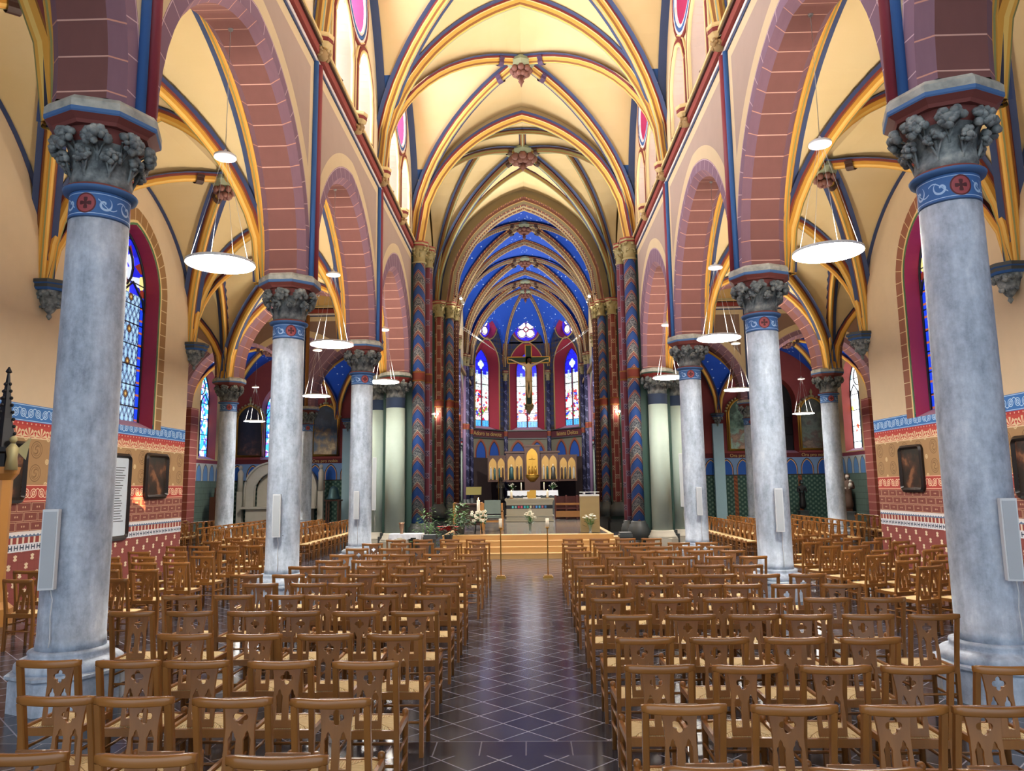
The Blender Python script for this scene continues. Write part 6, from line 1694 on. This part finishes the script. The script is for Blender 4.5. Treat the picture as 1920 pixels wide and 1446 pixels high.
# carved lantern shrine at the left edge
t = empty('wayside_shrine', (-8.0, 11.2, 0), label='gothic carved shrine with angel figure and dark crocketed spire at the left edge', cat='shrine', kind='thing')
MB().lathe([(.30, 0), (.30, .25), (.2, .35), (.17, .5), (.17, 2.15), (.24, 2.25), (.26, 2.35)], n=8, smooth=False).build('post', ['oak'], t)
MB().lathe([(.2, 2.35), (.2, 2.55), (.24, 2.58), (.24, 2.65)], n=8, smooth=False).build('lantern', ['iron'], t)
sp = MB(); sp.lathe([(.2, 2.65), (.10, 3.1), (.02, 3.8), (.05, 3.82), (.01, 3.9)], n=6, smooth=False)
for k in range(9):
    for a in (0, pi/2, pi, 1.5*pi): q = .19*(1-k/10); sp.ball((q*cos(a), q*sin(a), 2.75+k*.11), .028, 0, 5)
sp.build('spire', ['iron'], t)
an = MB(); an.lathe([(.09, 0), (.07, .2), (.09, .32), (.03, .4)], (.24, -.12, 2.3), 8); an.ball((.24, -.12, 2.76), .055, 0, 8)
for s in (-1, 1): an.add([(.24+s*.04, -.10, 2.6), (.24+s*.22, -.04, 2.8), (.24+s*.16, -.04, 2.45)], [(0, 1, 2)])
an.build('angel', ['carved_gold'], t)
# wall lights on the inner crossing piers
for sd, sn in ((-1, 'left'), (1, 'right')):
    t = empty('wall_sconce', (sd*4.1, Y5-1.12, 5.05), label='small branched wall light on the inner crossing pier, %s side' % sn, cat='wall light', group='pier wall lights', kind='thing')
    s = MB(); s.tube([(0, .1, 0), (0, -.05, -.1), (0, -.12, .05)], .012, 5)
    for dx in (-.13, 0, .13): s.tube([(0, -.1, -.05), (dx, -.16, -.02), (dx, -.16, .1)], .01, 5)
    s.build('bracket', ['brass'], t)
    b = MB()
    for dx in (-.13, 0, .13): b.ball((dx, -.16, .17), .035, 0, 8, sz=1.5)
    b.build('bulb', ['bulb'], t)

# ------------------------------------------------------------------ spotlights on the pier capitals, and added fill lights for the vaults
def uplight(x, y, z, target, label, watts, size=60, col=(1, .93, .84), blend=.8, bulb=True):
    t = empty('spotlight', (x, y, z), label=label, cat='spotlight', group='small ledge spotlights', kind='thing')
    d = (Vector(target) - Vector((x, y, z))).normalized()
    b = MB(); b.tube([(0, 0, 0), tuple(d*(.16 if bulb else .07))], .07 if bulb else .04, 10); b.build('lamp_housing', ['white_plastic' if bulb else 'dark_brown'], t)
    if bulb: MB().ball(tuple(d*.17), .05, 0, 8).build('bulb', ['bulb'], t)
    L = bpy.data.lights.new('spot_beam', 'SPOT'); L.energy = watts; L.spot_size = math.radians(size); L.spot_blend = blend; L.color = col; L.shadow_soft_size = .1
    o = bpy.data.objects.new('spot_beam', L); COL.objects.link(o); o.parent = t; o.location = d*.3; o.rotation_euler = d.to_track_quat('-Z', 'Y').to_euler()
for sd, sn in ((-1, 'left'), (1, 'right')):
    uplight(sd*3.2, Y5-1.0, 10.62, (-sd*1.5, 29.5, 15.5), 'bright spotlight on the inner crossing pier capital, %s side, facing the crossing vault' % sn, K_CROSS, 130, bulb=False)  # extra spot without a bulb, added to brighten the crossing
    uplight(sd*2.95, Y5-.2, 10.62, (0, 46, 4.5), 'spotlight on the inner crossing pier capital, %s side, facing the apse' % sn, K_APSE, 60)
    uplight(sd*3.0, Y5-.6, 10.75, (0, 27.0, .6), 'spotlight on the inner crossing pier capital, %s side, facing the altar' % sn, K_ALTAR, 70)
    for k, yy in enumerate((37.4, 43.2, 48.4)):
        uplight(sd*3.55, yy, 9.3, (-sd*1.6, yy, 15.5), 'uplight on the choir ledge, %s side, %s from the crossing' % (sn, ORD[k] if k else 'first'), K_CHOIR, 140, bulb=False)  # no known fixtures here; added to light the choir vault

for sd, sn in ((-1, 'left'), (1, 'right')):
    for k, yy in enumerate((Y0+1.5, Y1-1.5, Y1+1.5, Y2-1.5, Y2+1.5, Y3-1.5, Y3+1.5, Y4-1.5)):
        uplight(sd*(NW-.06), yy, ZS+.19, (-sd*2.0, yy, 16.0), 'small uplight standing on the %s string course, %s from the viewer' % (sn, ORD[k]), K_LEDGE, 150, bulb=False)  # hidden lights put in to brighten the nave vault

# sunlight through coloured panes, falling on the left aisle wall
for (tx, ty, tz), c_, w_, sz_ in (((-8.9, 17.0, 1.55), (1, .55, .25), 90000, 2.4), ((-8.8, 16.35, 1.3), (.25, .4, 1), 90000, 1.7), ((-8.9, 17.25, 1.1), (1, .85, .8), 90000, 1.3), ((-8.9, 16.9, .75), (1, .45, .35), 70000, 2.2)):
    L = bpy.data.lights.new('sunbeam', 'SPOT'); L.energy = w_; L.color = c_; L.spot_size = math.radians(sz_); L.spot_blend = .9; L.shadow_soft_size = .03
    o = bpy.data.objects.new('sunbeam', L); COL.objects.link(o); a_ = Vector((3.55, 15.05, 12.2)); o.location = a_; o.rotation_euler = (Vector((tx, ty, tz))-a_).to_track_quat('-Z', 'Y').to_euler()
